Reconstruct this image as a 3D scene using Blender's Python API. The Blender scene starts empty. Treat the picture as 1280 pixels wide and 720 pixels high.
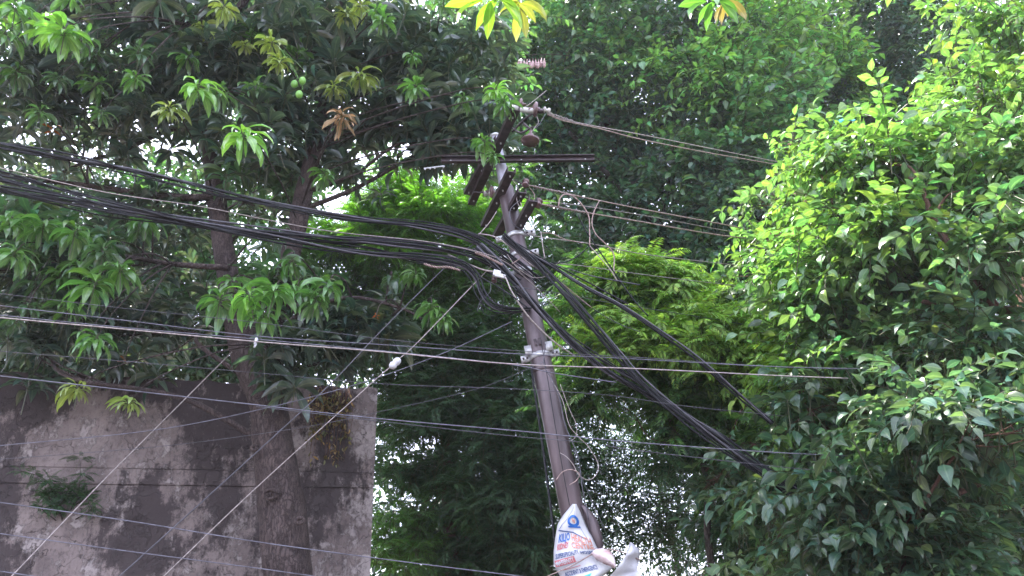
import bpy, bmesh, math
import numpy as np
from mathutils import Vector, Matrix
rng = np.random.default_rng(11)
R = math.radians
sc = bpy.context.scene
COL = sc.collection

# ------------------------------------------------------------------ camera
F = 940.0
PITCH, ROLL = R(26), R(2.5)
CAM = np.array([0.0, 0.0, 1.6])
fwd = np.array([0, math.cos(PITCH), math.sin(PITCH)])
up0 = np.array([0, -math.sin(PITCH), math.cos(PITCH)])
rt0 = np.array([1.0, 0, 0])
RT = math.cos(ROLL) * rt0 - math.sin(ROLL) * up0
UP = math.sin(ROLL) * rt0 + math.cos(ROLL) * up0
def ray(px, py):
    return fwd + RT * ((px - 640) / F) + UP * ((360 - py) / F)
def P(px, py, Y):                       # point of the place at distance Y ahead
    d = ray(px, py); return CAM + d * (Y / d[1])
def PZ(px, py, z):                      # point of the place at height z
    d = ray(px, py); return CAM + d * ((z - CAM[2]) / d[2])
def pxm(p):                             # metres one photo pixel spans there
    return float(np.dot(np.asarray(p) - CAM, fwd)) / F

cd = bpy.data.cameras.new('camera'); cam = bpy.data.objects.new('camera', cd); COL.objects.link(cam)
cd.sensor_width = 36; cd.lens = 36 * F / 1280; cd.clip_start = 0.05; cd.clip_end = 3000
m = Matrix(((RT[0], UP[0], -fwd[0], CAM[0]), (RT[1], UP[1], -fwd[1], CAM[1]), (RT[2], UP[2], -fwd[2], CAM[2]), (0, 0, 0, 1)))
cam.matrix_world = m
sc.camera = cam

# ------------------------------------------------------------------ light
AZ, EL = R(-56), R(62)
sd = Vector((math.sin(AZ) * math.cos(EL), math.cos(AZ) * math.cos(EL), math.sin(EL)))
sl = bpy.data.lights.new('sun', 'SUN'); sl.energy = 5.0; sl.angle = R(0.5); sl.color = (1.0, 0.95, 0.86)
so = bpy.data.objects.new('sun', sl); COL.objects.link(so)
so.rotation_euler = (-sd).to_track_quat('-Z', 'Y').to_euler(); so.location = (0, 0, 30)
w = bpy.data.worlds.new('World'); sc.world = w; w.use_nodes = True
nt = w.node_tree; nt.nodes.clear()
wo = nt.nodes.new('ShaderNodeOutputWorld'); bg = nt.nodes.new('ShaderNodeBackground')
sky = nt.nodes.new('ShaderNodeTexSky'); sky.sky_type = 'NISHITA'; sky.sun_disc = False
sky.sun_elevation = EL; sky.sun_rotation = AZ; sky.air_density = 1.2; sky.dust_density = 3.0
tc = nt.nodes.new('ShaderNodeTexCoord'); cn = nt.nodes.new('ShaderNodeTexNoise'); cn.inputs['Scale'].default_value = 2.2; cn.inputs['Detail'].default_value = 6
cr = nt.nodes.new('ShaderNodeMapRange'); cr.inputs['From Min'].default_value = .35; cr.inputs['From Max'].default_value = .6
cr.inputs['To Min'].default_value = .25; cr.inputs['To Max'].default_value = .8
mx = nt.nodes.new('ShaderNodeMix'); mx.data_type = 'RGBA'
mx.inputs[7].default_value = (12.0, 12.5, 16.0, 1)       # thin bright cloud
nt.links.new(tc.outputs['Generated'], cn.inputs['Vector']); nt.links.new(cn.outputs['Fac'], cr.inputs['Value'])
nt.links.new(cr.outputs['Result'], mx.inputs[0]); nt.links.new(sky.outputs[0], mx.inputs[6])
nt.links.new(mx.outputs[2], bg.inputs['Color']); bg.inputs['Strength'].default_value = 0.12
nt.links.new(bg.outputs[0], wo.inputs[0])
sc.view_settings.view_transform = 'Standard'; sc.view_settings.look = 'None'
sc.view_settings.exposure = 1.9; sc.view_settings.gamma = 1.0; sc.view_settings.use_curve_mapping = False
sc.render.engine = 'CYCLES'
sc.cycles.max_bounces = 7; sc.cycles.diffuse_bounces = 4; sc.cycles.glossy_bounces = 2; sc.cycles.transmission_bounces = 4
sc.cycles.caustics_reflective = False; sc.cycles.caustics_refractive = False

# ------------------------------------------------------------------ materials
def newmat(name):
    m = bpy.data.materials.new(name); m.use_nodes = True
    n = m.node_tree; n.nodes.clear()
    o = n.nodes.new('ShaderNodeOutputMaterial'); b = n.nodes.new('ShaderNodeBsdfPrincipled')
    n.links.new(b.outputs[0], o.inputs[0]); return m, n, b, o
def noisy(name, c1, c2, scale=8, rough=.6, metal=0, bump=.2, bdist=.01, stretch=(1, 1, 1), detail=6, spec=.5):
    m, n, b, o = newmat(name)
    t = n.nodes.new('ShaderNodeTexCoord'); mp = n.nodes.new('ShaderNodeMapping'); mp.inputs['Scale'].default_value = stretch
    no = n.nodes.new('ShaderNodeTexNoise'); no.inputs['Scale'].default_value = scale; no.inputs['Detail'].default_value = detail
    r = n.nodes.new('ShaderNodeValToRGB'); r.color_ramp.elements[0].position = .35; r.color_ramp.elements[1].position = .66
    r.color_ramp.elements[0].color = (*c1, 1); r.color_ramp.elements[1].color = (*c2, 1)
    bp = n.nodes.new('ShaderNodeBump'); bp.inputs['Strength'].default_value = bump; bp.inputs['Distance'].default_value = bdist
    n.links.new(t.outputs['Object'], mp.inputs[0]); n.links.new(mp.outputs[0], no.inputs['Vector'])
    n.links.new(no.outputs['Fac'], r.inputs[0]); n.links.new(r.outputs[0], b.inputs['Base Color'])
    n.links.new(no.outputs['Fac'], bp.inputs['Height']); n.links.new(bp.outputs[0], b.inputs['Normal'])
    b.inputs['Roughness'].default_value = rough; b.inputs['Metallic'].default_value = metal
    b.inputs['Specular IOR Level'].default_value = spec
    return m
def leafmat(name, rough=.42, spec=.5, trans=.4, tw=(1.45, 1.6, .8)):
    m, n, b, o = newmat(name)
    a = n.nodes.new('ShaderNodeAttribute'); a.attribute_name = 'leaf_colour'
    cmpn = n.nodes.new('ShaderNodeMapRange'); cmpn.inputs['From Min'].default_value = .02; cmpn.inputs['From Max'].default_value = .2
    cmpn.inputs['To Min'].default_value = 1; cmpn.inputs['To Max'].default_value = 0
    rib = n.nodes.new('ShaderNodeVectorMath'); rib.operation = 'MULTIPLY_ADD'; rib.inputs[1].default_value = (1.5, 1.3, 1.3); rib.inputs[2].default_value = (.02, .03, .01)
    mixr = n.nodes.new('ShaderNodeMix'); mixr.data_type = 'RGBA'
    n.links.new(a.outputs['Alpha'], cmpn.inputs['Value']); n.links.new(cmpn.outputs['Result'], mixr.inputs[0])
    n.links.new(a.outputs['Color'], mixr.inputs[6]); n.links.new(a.outputs['Color'], rib.inputs[0]); n.links.new(rib.outputs[0], mixr.inputs[7])
    t = n.nodes.new('ShaderNodeTexCoord'); no = n.nodes.new('ShaderNodeTexNoise'); no.inputs['Scale'].default_value = 25; no.inputs['Detail'].default_value = 3
    n.links.new(t.outputs['Object'], no.inputs['Vector'])
    vr = n.nodes.new('ShaderNodeMapRange'); vr.inputs['To Min'].default_value = .65; vr.inputs['To Max'].default_value = 1.35
    n.links.new(no.outputs['Fac'], vr.inputs['Value'])
    sm = n.nodes.new('ShaderNodeVectorMath'); sm.operation = 'SCALE'
    n.links.new(mixr.outputs[2], sm.inputs[0]); n.links.new(vr.outputs['Result'], sm.inputs['Scale'])
    n.links.new(sm.outputs[0], b.inputs['Base Color'])
    b.inputs['Roughness'].default_value = rough; b.inputs['Specular IOR Level'].default_value = spec
    tl = n.nodes.new('ShaderNodeBsdfTranslucent'); ml = n.nodes.new('ShaderNodeVectorMath'); ml.operation = 'MULTIPLY'; ml.inputs[1].default_value = tw
    n.links.new(sm.outputs[0], ml.inputs[0]); n.links.new(ml.outputs[0], tl.inputs['Color'])
    ms = n.nodes.new('ShaderNodeMixShader'); ms.inputs[0].default_value = trans
    n.links.new(b.outputs[0], ms.inputs[1]); n.links.new(tl.outputs[0], ms.inputs[2]); n.links.new(ms.outputs[0], o.inputs[0])
    return m
def bark(name, c1, c2, sc_=6, bump=.8):
    m, n, b, o = newmat(name)
    t = n.nodes.new('ShaderNodeTexCoord'); mp = n.nodes.new('ShaderNodeMapping'); mp.inputs['Scale'].default_value = (1, 1, .22)
    v = n.nodes.new('ShaderNodeTexVoronoi'); v.feature = 'DISTANCE_TO_EDGE'; v.inputs['Scale'].default_value = sc_ * 6
    no = n.nodes.new('ShaderNodeTexNoise'); no.inputs['Scale'].default_value = sc_; no.inputs['Detail'].default_value = 8; no.inputs['Roughness'].default_value = .65
    add = n.nodes.new('ShaderNodeVectorMath'); add.operation = 'MULTIPLY_ADD'; add.inputs[1].default_value = (.12, .12, .12)
    n.links.new(t.outputs['Object'], mp.inputs[0]); n.links.new(t.outputs['Object'], no.inputs['Vector'])
    n.links.new(no.outputs['Color'], add.inputs[0]); n.links.new(mp.outputs[0], add.inputs[2]); n.links.new(add.outputs[0], v.inputs['Vector'])
    r = n.nodes.new('ShaderNodeValToRGB'); r.color_ramp.elements[0].position = .3; r.color_ramp.elements[1].position = .7
    r.color_ramp.elements[0].color = (*c1, 1); r.color_ramp.elements[1].color = (*c2, 1)
    e = n.nodes.new('ShaderNodeMapRange'); e.inputs['From Max'].default_value = .15; e.inputs['To Min'].default_value = .5
    n.links.new(v.outputs['Distance'], e.inputs['Value'])
    s = n.nodes.new('ShaderNodeVectorMath'); s.operation = 'SCALE'
    n.links.new(no.outputs['Fac'], r.inputs[0]); n.links.new(r.outputs[0], s.inputs[0]); n.links.new(e.outputs['Result'], s.inputs['Scale'])
    n.links.new(s.outputs[0], b.inputs['Base Color'])
    bp = n.nodes.new('ShaderNodeBump'); bp.inputs['Strength'].default_value = bump; bp.inputs['Distance'].default_value = .02
    ad = n.nodes.new('ShaderNodeMath'); ad.operation = 'ADD'; n.links.new(e.outputs['Result'], ad.inputs[0]); n.links.new(no.outputs['Fac'], ad.inputs[1])
    n.links.new(ad.outputs[0], bp.inputs['Height']); n.links.new(bp.outputs[0], b.inputs['Normal'])
    b.inputs['Roughness'].default_value = .85; b.inputs['Specular IOR Level'].default_value = .25
    return m
M = {}
M['mango_leaf'] = leafmat('mango_leaf', .28, 1.0, .38)
M['broad_leaf'] = leafmat('broad_leaf', .33, .75, .42)
M['neem_leaf'] = leafmat('neem_leaf', .45, .45, .5)
M['far_leaf'] = leafmat('far_leaf', .32, .8, .42)
M['dry_leaf'] = leafmat('dry_leaf', .7, .2, .3, (1.3, 1.0, .7))
M['mango_bark'] = bark('mango_bark', (.042, .03, .029), (.105, .078, .073))
M['brown_bark'] = bark('brown_bark', (.085, .042, .03), (.18, .1, .075), 8, .5)
M['dark_bark'] = bark('dark_bark', (.045, .035, .03), (.1, .08, .07), 7)
M['rust_steel'] = noisy('rust_steel', (.022, .014, .016), (.06, .038, .042), 18, .5, .25, .25, .004)
M['pole_paint'] = noisy('pole_paint', (.045, .032, .034), (.13, .098, .105), 7, .42, .3, .2, .004, (1, 1, .25))
M['pole_top'] = noisy('pole_top', (.26, .25, .29), (.38, .37, .42), 12, .45, .3, .15, .003, (1, 1, .3))
M['galv'] = noisy('galv', (.33, .33, .34), (.55, .55, .55), 30, .4, .4, .2, .003)
M['porcelain'] = noisy('porcelain', (.09, .05, .055), (.16, .1, .1), 10, .25, 0, .05, .002)
M['greyporc'] = noisy('greyporc', (.3, .28, .26), (.45, .43, .4), 20, .4, 0, .1, .002)
M['black_cable'] = noisy('black_cable', (.006, .006, .008), (.016, .016, .02), 30, .6, 0, .1, .002, spec=.25)
M['grey_wire'] = noisy('grey_wire', (.07, .066, .085), (.15, .145, .18), 20, .4, .2, .1, .001)
M['dark_wire'] = noisy('dark_wire', (.035, .033, .042), (.08, .075, .09), 20, .45, .1, .1, .001)
M['alu_wire'] = noisy('alu_wire', (.19, .16, .15), (.36, .31, .29), 40, .45, .5, .3, .002)
M['copper_wire'] = noisy('copper_wire', (.17, .115, .1), (.34, .25, .22), 40, .45, .4, .3, .002)
M['white_vinyl'] = noisy('white_vinyl', (.4, .4, .43), (.56, .56, .57), 5, .45, 0, .15, .01)
M['blue_print'] = noisy('blue_print', (.01, .09, .34), (.02, .12, .4), 20, .5, 0, 0)
M['dark_blue_print'] = noisy('dark_blue_print', (.03, .06, .15), (.07, .1, .22), 30, .5, 0, 0)
M['faded_print'] = noisy('faded_print', (.46, .17, .12), (.5, .24, .19), 30, .5, 0, 0)
M['red_print'] = noisy('red_print', (.4, .07, .08), (.46, .13, .14), 30, .5, 0, 0)
M['cyan_print'] = noisy('cyan_print', (.02, .4, .62), (.05, .5, .7), 20, .5, 0, 0)
M['pink_vinyl'] = noisy('pink_vinyl', (.42, .25, .25), (.7, .62, .62), 9, .5, 0, .1, .01)
M['mango_fruit'] = noisy('mango_fruit', (.1, .26, .04), (.16, .36, .06), 6, .35, 0, 0)
M['pod'] = noisy('pod', (.2, .1, .1), (.5, .36, .35), 30, .7, 0, .3, .003)
M['turq'] = noisy('turq', (.05, .45, .5), (.1, .6, .65), 10, .5, 0, 0)
M['soil'] = noisy('soil', (.1, .08, .06), (.2, .16, .12), 1.5, .95, 0, .5, .03)
M['asphalt'] = noisy('asphalt', (.04, .04, .042), (.065, .063, .062), 40, .9, 0, .4, .005)
M['kerb'] = noisy('kerb', (.25, .24, .23), (.36, .35, .33), 10, .85, 0, .3, .005)

def wallmat():
    m, n, b, o = newmat('stained_plaster')
    N = n.nodes.new; L = n.links.new
    t = N('ShaderNodeTexCoord')
    def noise(scale, stretch=(1, 1, 1), detail=8, rough=.6, off=(0, 0, 0)):
        mp = N('ShaderNodeMapping'); mp.inputs['Scale'].default_value = stretch; mp.inputs['Location'].default_value = off
        q = N('ShaderNodeTexNoise'); q.inputs['Scale'].default_value = scale; q.inputs['Detail'].default_value = detail; q.inputs['Roughness'].default_value = rough
        L(t.outputs['Object'], mp.inputs[0]); L(mp.outputs[0], q.inputs['Vector']); return q.outputs['Fac']
    def rng_(v, a, b_, c=0, d=1):
        q = N('ShaderNodeMapRange'); q.inputs['From Min'].default_value = a; q.inputs['From Max'].default_value = b_
        q.inputs['To Min'].default_value = c; q.inputs['To Max'].default_value = d; L(v, q.inputs['Value']); return q.outputs['Result']
    def mix(f, a, b_):
        q = N('ShaderNodeMix'); q.data_type = 'RGBA'; L(f, q.inputs[0])
        for s, i in ((a, 6), (b_, 7)):
            if isinstance(s, tuple): q.inputs[i].default_value = (*s, 1)
            else: L(s, q.inputs[i])
        return q.outputs[2]
    def math_(op, a, b_):
        q = N('ShaderNodeMath'); q.operation = op
        for s, i in ((a, 0), (b_, 1)):
            if isinstance(s, (int, float)): q.inputs[i].default_value = s
            else: L(s, q.inputs[i])
        return q.outputs[0]
    sx = N('ShaderNodeSeparateXYZ'); L(t.outputs['Object'], sx.inputs[0]); edge = rng_(sx.outputs[0], -2.75, -1.55)
    base = mix(rng_(noise(2.2), .35, .65), (.125, .1, .096), (.23, .188, .178))
    white = rng_(math_('ADD', noise(5.5, (1, 1, .7), 10, .75, (3, 1, 7)), math_('MULTIPLY', edge, .07)), .53, .58)            # lime bloom, flaked
    col = mix(math_('MULTIPLY', white, .6), base, (.36, .32, .31))
    strk = noise(2.4, (1, 1, .32), 9, .68, (5, 2, 0))
    blot = noise(1.05, (1, 1, .8), 9, .62, (2.2, 0, 1.4))
    moss = rng_(math_('ADD', math_('SUBTRACT', math_('ADD', math_('MULTIPLY', strk, .55), math_('MULTIPLY', blot, .6)), math_('MULTIPLY', edge, .07)), math_('MULTIPLY', math_('SUBTRACT', noise(14, (1, 1, .8), 10, .8), .5), .28)), .54, .59)
    col = mix(math_('MULTIPLY', moss, .93), col, (.042, .033, .034))
    spk = rng_(noise(22, (1, 1, .7), 9, .85), .5, .62)
    col = mix(math_('MULTIPLY', spk, .6), col, (.06, .05, .05))
    v = N('ShaderNodeTexVoronoi'); v.feature = 'DISTANCE_TO_EDGE'; v.inputs['Scale'].default_value = 3.4
    wn = N('ShaderNodeTexNoise'); wn.inputs['Scale'].default_value = 4; wn.inputs['Detail'].default_value = 6
    L(t.outputs['Object'], wn.inputs['Vector']); va = N('ShaderNodeVectorMath'); va.operation = 'MULTIPLY_ADD'; va.inputs[1].default_value = (.5, .5, .5)
    L(wn.outputs['Color'], va.inputs[0]); L(t.outputs['Object'], va.inputs[2]); L(va.outputs[0], v.inputs['Vector'])
    crack = rng_(v.outputs['Distance'], 0, .012, 1, 0)
    crack = math_('MULTIPLY', crack, rng_(noise(1.7, off=(9, 9, 9)), .48, .55))
    col = mix(math_('MULTIPLY', crack, .8), col, (.03, .025, .025))
    L(col, b.inputs['Base Color']); b.inputs['Roughness'].default_value = .93; b.inputs['Specular IOR Level'].default_value = .2
    h = math_('SUBTRACT', math_('ADD', math_('MULTIPLY', white, .5), math_('MULTIPLY', noise(40, detail=4), .4)), crack)
    bp = N('ShaderNodeBump'); bp.inputs['Strength'].default_value = .7; bp.inputs['Distance'].default_value = .025
    L(h, bp.inputs['Height']); L(bp.outputs[0], b.inputs['Normal'])
    return m
M['wall'] = wallmat()

# ------------------------------------------------------------------ object helpers
def link(o, parent=None):
    COL.objects.link(o)
    if parent is not None: o.parent = parent; o.matrix_parent_inverse = Matrix.Translation(-parent.location)
    return o
def tag(o, label, cat, group=None, kind=None):
    o['label'] = label; o['category'] = cat
    if group: o['group'] = group
    if kind: o['kind'] = kind
    return o
def thing(name, loc, label, cat, group=None):
    o = bpy.data.objects.new(name, None); o.empty_display_size = .2
    o.location = tuple(float(c) for c in loc); COL.objects.link(o)
    return tag(o, label, cat, group)
class MB:
    def __init__(s): s.v = []; s.f = []; s.n = 0
    def add(s, v, f):
        v = np.asarray(v, float).reshape(-1, 3)
        s.v.append(v); s.f += [tuple(i + s.n for i in q) for q in f]; s.n += len(v)
    def build(s, name, mat, parent=None, smooth=True):
        me = bpy.data.meshes.new(name); me.from_pydata(np.concatenate(s.v).tolist(), [], s.f)
        bm = bmesh.new(); bm.from_mesh(me); bmesh.ops.recalc_face_normals(bm, faces=bm.faces); bm.to_mesh(me); bm.free()
        me.materials.append(M[mat])
        me.polygons.foreach_set('use_smooth', [smooth] * len(me.polygons)); me.update()
        return link(bpy.data.objects.new(name, me), parent)
def smooth_path(p, k=6):
    p = np.asarray(p, float)
    if len(p) < 3: 
        t = np.linspace(0, 1, k + 1)[:, None]; return p[0] * (1 - t) + p[-1] * t
    q = np.vstack([2 * p[0] - p[1], p, 2 * p[-1] - p[-2]]); out = []
    for i in range(1, len(q) - 2):
        for t in np.arange(k) / k:
            out.append(.5 * ((2 * q[i]) + (-q[i - 1] + q[i + 1]) * t + (2 * q[i - 1] - 5 * q[i] + 4 * q[i + 1] - q[i + 2]) * t * t + (-q[i - 1] + 3 * q[i] - 3 * q[i + 1] + q[i + 2]) * t ** 3))
    out.append(p[-1]); return np.array(out)
def frames(path):
    t = np.gradient(path, axis=0); t /= np.linalg.norm(t, axis=1)[:, None] + 1e-9
    ref = np.array([.13, .31, .94]) if abs(t[0][2]) < .8 else np.array([.9, .3, .1])
    u = np.cross(t[0], ref); us = []
    for k in range(len(path)):
        u = u - t[k] * np.dot(u, t[k]); u /= np.linalg.norm(u) + 1e-9; us.append(u)
    us = np.array(us); return t, us, np.cross(t, us)
def tube(mb, path, rad, ns=8, lump=0, caps=True):
    path = np.asarray(path, float); n = len(path); rad = np.broadcast_to(np.asarray(rad, float), (n,))
    t, u, v = frames(path); a = np.arange(ns) * 2 * math.pi / ns
    rr = rad[:, None] * np.ones((n, ns))
    if lump:
        ph = rng.uniform(0, 6, 4)
        rr = rr * (1 + lump * (np.sin(2 * a[None] + ph[0] + np.arange(n)[:, None] * .23) * .5 + np.sin(3 * a[None] + ph[1] - np.arange(n)[:, None] * .17) * .4 + rng.normal(0, .25, (n, ns))))
    vs = path[:, None] + rr[..., None] * (np.cos(a)[None, :, None] * u[:, None] + np.sin(a)[None, :, None] * v[:, None])
    f = [(i * ns + j, i * ns + (j + 1) % ns, (i + 1) * ns + (j + 1) % ns, (i + 1) * ns + j) for i in range(n - 1) for j in range(ns)]
    if caps: f += [tuple(range(ns)), tuple(range((n - 1) * ns, n * ns))]
    mb.add(vs.reshape(-1, 3), f)
def resample(r, n): return np.interp(np.linspace(0, 1, n), np.linspace(0, 1, len(r)), r)
def basis(z, hint=(0, 0, 1)):
    z = np.asarray(z, float); z = z / np.linalg.norm(z); h = np.asarray(hint, float)
    if abs(np.dot(z, h)) > .95: h = np.array([1., 0, 0])
    x = np.cross(h, z); x /= np.linalg.norm(x); return x, np.cross(z, x), z
def box(mb, c, ax, hs, bev=0):
    c = np.asarray(c, float); x, y, z = ax
    v = [c + sx * hs[0] * x + sy * hs[1] * y + sz * hs[2] * z for sx in (-1, 1) for sy in (-1, 1) for sz in (-1, 1)]
    mb.add(v, [(0, 1, 3, 2), (4, 6, 7, 5), (0, 4, 5, 1), (2, 3, 7, 6), (0, 2, 6, 4), (1, 5, 7, 3)])
def lathe(mb, c, axis, prof, ns=20):           # prof: (along, radius)
    x, y, z = basis(axis); c = np.asarray(c, float); a = np.arange(ns) * 2 * math.pi / ns; vs = []
    for h, r in prof: vs += [c + z * h + r * (math.cos(q) * x + math.sin(q) * y) for q in a]
    n = len(prof); f = [(i * ns + j, i * ns + (j + 1) % ns, (i + 1) * ns + (j + 1) % ns, (i + 1) * ns + j) for i in range(n - 1) for j in range(ns)]
    f += [tuple(range(ns)), tuple(range((n - 1) * ns, n * ns))]; mb.add(vs, f)

# ------------------------------------------------------------------ leaves
class T:                                       # one leaf cluster: vertices, triangles, rib value, leaf index
    def __init__(s): s.v = []; s.t = []; s.a = []; s.l = []; s.n = 0; s.k = 0
    def add(s, v, t, a, stem=False):
        s.v.append(v); s.t.append(np.asarray(t) + s.n); s.a.append(a); s.l.append(np.full(len(v), -1 if stem else s.k)); s.n += len(v)
        if not stem: s.k += 1
    def done(s): s.v = np.concatenate(s.v); s.t = np.concatenate(s.t); s.a = np.concatenate(s.a); s.l = np.concatenate(s.l); return s
def blade(base, az, e0, e1, L, W, fold=.25, roll=0, nst=5, side=0, wav=0., wp=(0, .75, 1, .8, 0)):
    """leaf whose midrib starts at elevation e0 and bends to e1"""
    base = np.asarray(base, float); wd = np.interp(np.linspace(0, 1, nst), np.linspace(0, 1, len(wp)), wp) * W / 2
    e = np.linspace(e0, e1, nst); azs = az + side * np.linspace(0, 1, nst)
    d = np.stack([np.cos(azs) * np.cos(e), np.sin(azs) * np.cos(e), np.sin(e)], 1)
    c = np.vstack([base, base + np.cumsum((d[:-1] + d[1:]) / 2 * (L / (nst - 1)), 0)])
    s = np.stack([-np.sin(azs), np.cos(azs), 0 * azs], 1); nrm = np.cross(d, s)
    s2 = s * math.cos(roll) + nrm * math.sin(roll); n2 = np.cross(d, s2)
    vs = [c[0]]; al = [0.]; tr = []
    for i in range(1, nst - 1):
        wv = wav * W * rng.normal(0, 1, 2)
        vs += [c[i] + s2[i] * wd[i] + n2[i] * (fold * wd[i] + wv[0]), c[i], c[i] - s2[i] * wd[i] + n2[i] * (fold * wd[i] + wv[1])]; al += [1, 0, 1]
    vs.append(c[-1]); al.append(0.)
    tr += [(0, 2, 1), (0, 3, 2)]
    for i in range(nst - 3):
        a = 1 + 3 * i; b = a + 3
        tr += [(a, a + 1, b + 1), (a, b + 1, b), (a + 1, a + 2, b + 2), (a + 1, b + 2, b + 1)]
    a = 1 + 3 * (nst - 3); e_ = len(vs) - 1
    tr += [(a, a + 1, e_), (a + 1, a + 2, e_)]
    return np.array(vs), tr, np.array(al)
def stemtri(t, p0, p1, r):
    p0 = np.asarray(p0, float); p1 = np.asarray(p1, float); x, y, z = basis(p1 - p0)
    v = []
    for c in (p0, p1):
        for k in range(3): v.append(c + r * (math.cos(k * 2.094) * x + math.sin(k * 2.094) * y))
    t.add(np.array(v), [(0, 1, 4), (0, 4, 3), (1, 2, 5), (1, 5, 4), (2, 0, 3), (2, 3, 5)], np.ones(6), True)
def mango_whorl(n, L, droop, nst=6, young=False, wide=0, wp=(0, .55, .92, 1, .82, .45, 0)):
    t = T(); az = rng.uniform(0, 6)
    for i in range(n):
        az += 2.4; q = i / n
        e0 = R(rng.uniform(-5, 25) + 45 * q) if not young else R(rng.uniform(-35, 10) + 40 * q); e1 = R(-droop + rng.normal(0, 14) + 25 * q)
        l = L * rng.uniform(.7, 1.15) * (1 if not young else rng.uniform(.65, 1.1)); W = l * (rng.uniform(.22, .3) if not young else rng.uniform(.2, .27))
        if wide: W = l * rng.uniform(wide * .85, wide * 1.1)
        b = (0, 0, -.09 * (1 - q)); 
        pet = np.array([math.cos(az) * math.cos(e0), math.sin(az) * math.cos(e0), math.sin(e0)]) * l * .1
        t.add(*blade(np.array(b) + pet, az, e0, e1, l, W, rng.uniform(.15, .5), rng.normal(0, .45), nst, rng.normal(0, .35), .07 if young else .035, wp))
        stemtri(t, b, np.array(b) + pet * 1.1, .0025)
    stemtri(t, (0, 0, -.3), (0, 0, .02), .005)
    return t.done()
def broad_sprig(n, L, wr=.5, nst=5, tw=.4, droop=35, stem=.0035):
    t = T(); pts = []; p = np.zeros(3); e = R(8); az = 0
    for i in range(n + 1):
        pts.append(p.copy()); az += rng.normal(0, .12); e -= R(droop / n) * rng.uniform(.4, 1.6)
        p = p + tw / n * np.array([math.cos(az) * math.cos(e), math.sin(az) * math.cos(e), math.sin(e)])
    for i in range(n): stemtri(t, pts[i], pts[i + 1], stem)
    for i in range(1, n + 1):
        for s in ((-1, 1) if i < n else (0,)):
            if s and rng.random() < .22: continue
            a = s * R(rng.uniform(45, 75)); l = L * rng.uniform(.7, 1.15); e0 = R(rng.uniform(-35, 25))
            t.add(*blade(pts[i] + np.array([math.cos(a), math.sin(a), -.1]) * l * .12, a, e0, e0 - R(rng.uniform(25, 75)), l, l * wr * rng.uniform(.85, 1.1), rng.uniform(.1, .4), rng.normal(0, .4), nst, rng.normal(0, .2), .03, (0, .8, 1, .72, .3, 0) if nst > 4 else (0, .95, .7, 0)))
    return t.done()
def neem_whorl(nf, L, npair=11, ll=.075, droop=55):
    t = T(); az0 = rng.uniform(0, 6)
    for k in range(nf):
        az0 += 2.4; e = R(rng.uniform(0, 45)); az = az0; p = np.zeros(3); Lf = L * rng.uniform(.75, 1.15)
        de = R(droop * rng.uniform(.6, 1.3)) / npair; prev = p.copy()
        for i in range(npair + 2):
            d = np.array([math.cos(az) * math.cos(e), math.sin(az) * math.cos(e), math.sin(e)]); prev = p.copy(); p = p + d * Lf / (npair + 2); e -= de
            if i % 3 == 2: stemtri(t, prev - d * Lf / (npair + 2) * 2, p, .0018)
            if i < 2: continue
            s = np.array([-math.sin(az), math.cos(az), 0]); dn = np.cross(d, s)
            l0 = ll * (1 - .45 * abs(i / (npair + 2) - .45) * 2) * rng.uniform(.85, 1.1)
            for sg in (-1, 1):
                dirv = s * sg * .85 + d * .5 - np.array([0, 0, rng.uniform(.15, .5)]); dirv /= np.linalg.norm(dirv)
                wv = np.cross(dirv, dn); wv /= np.linalg.norm(wv) + 1e-9; w_ = l0 * .15
                b = p; m_ = p + dirv * l0 * .45; tip = p + dirv * l0 + d * l0 * .18 - np.array([0, 0, l0 * .12])
                t.add(np.array([b, m_ + wv * w_ + dn * w_ * .4, tip, m_ - wv * w_ + dn * w_ * .4]), [(0, 1, 2), (0, 2, 3)], np.array([.3, 1, .3, 1]))
    stemtri(t, (0, 0, -.25), (0, 0, .02), .004)
    return t.done()
def rotm(az, pitch, roll):                      # arrays -> (N,3,3): roll about x, pitch about y, az about z
    ca, sa, cp, sp, c_, s_ = np.cos(az), np.sin(az), np.cos(pitch), np.sin(pitch), np.cos(roll), np.sin(roll); o = np.zeros_like(az); i = o + 1
    st = lambda *a: np.stack(a, -1).reshape(-1, 3, 3)
    Rz = st(ca, -sa, o, sa, ca, o, o, o, i); Ry = st(cp, o, -sp, o, i, o, sp, o, cp); Rx = st(i, o, o, o, c_, -s_, o, s_, c_)
    return Rz @ Ry @ Rx
STEMC = np.array([.07, .075, .03])
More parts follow.
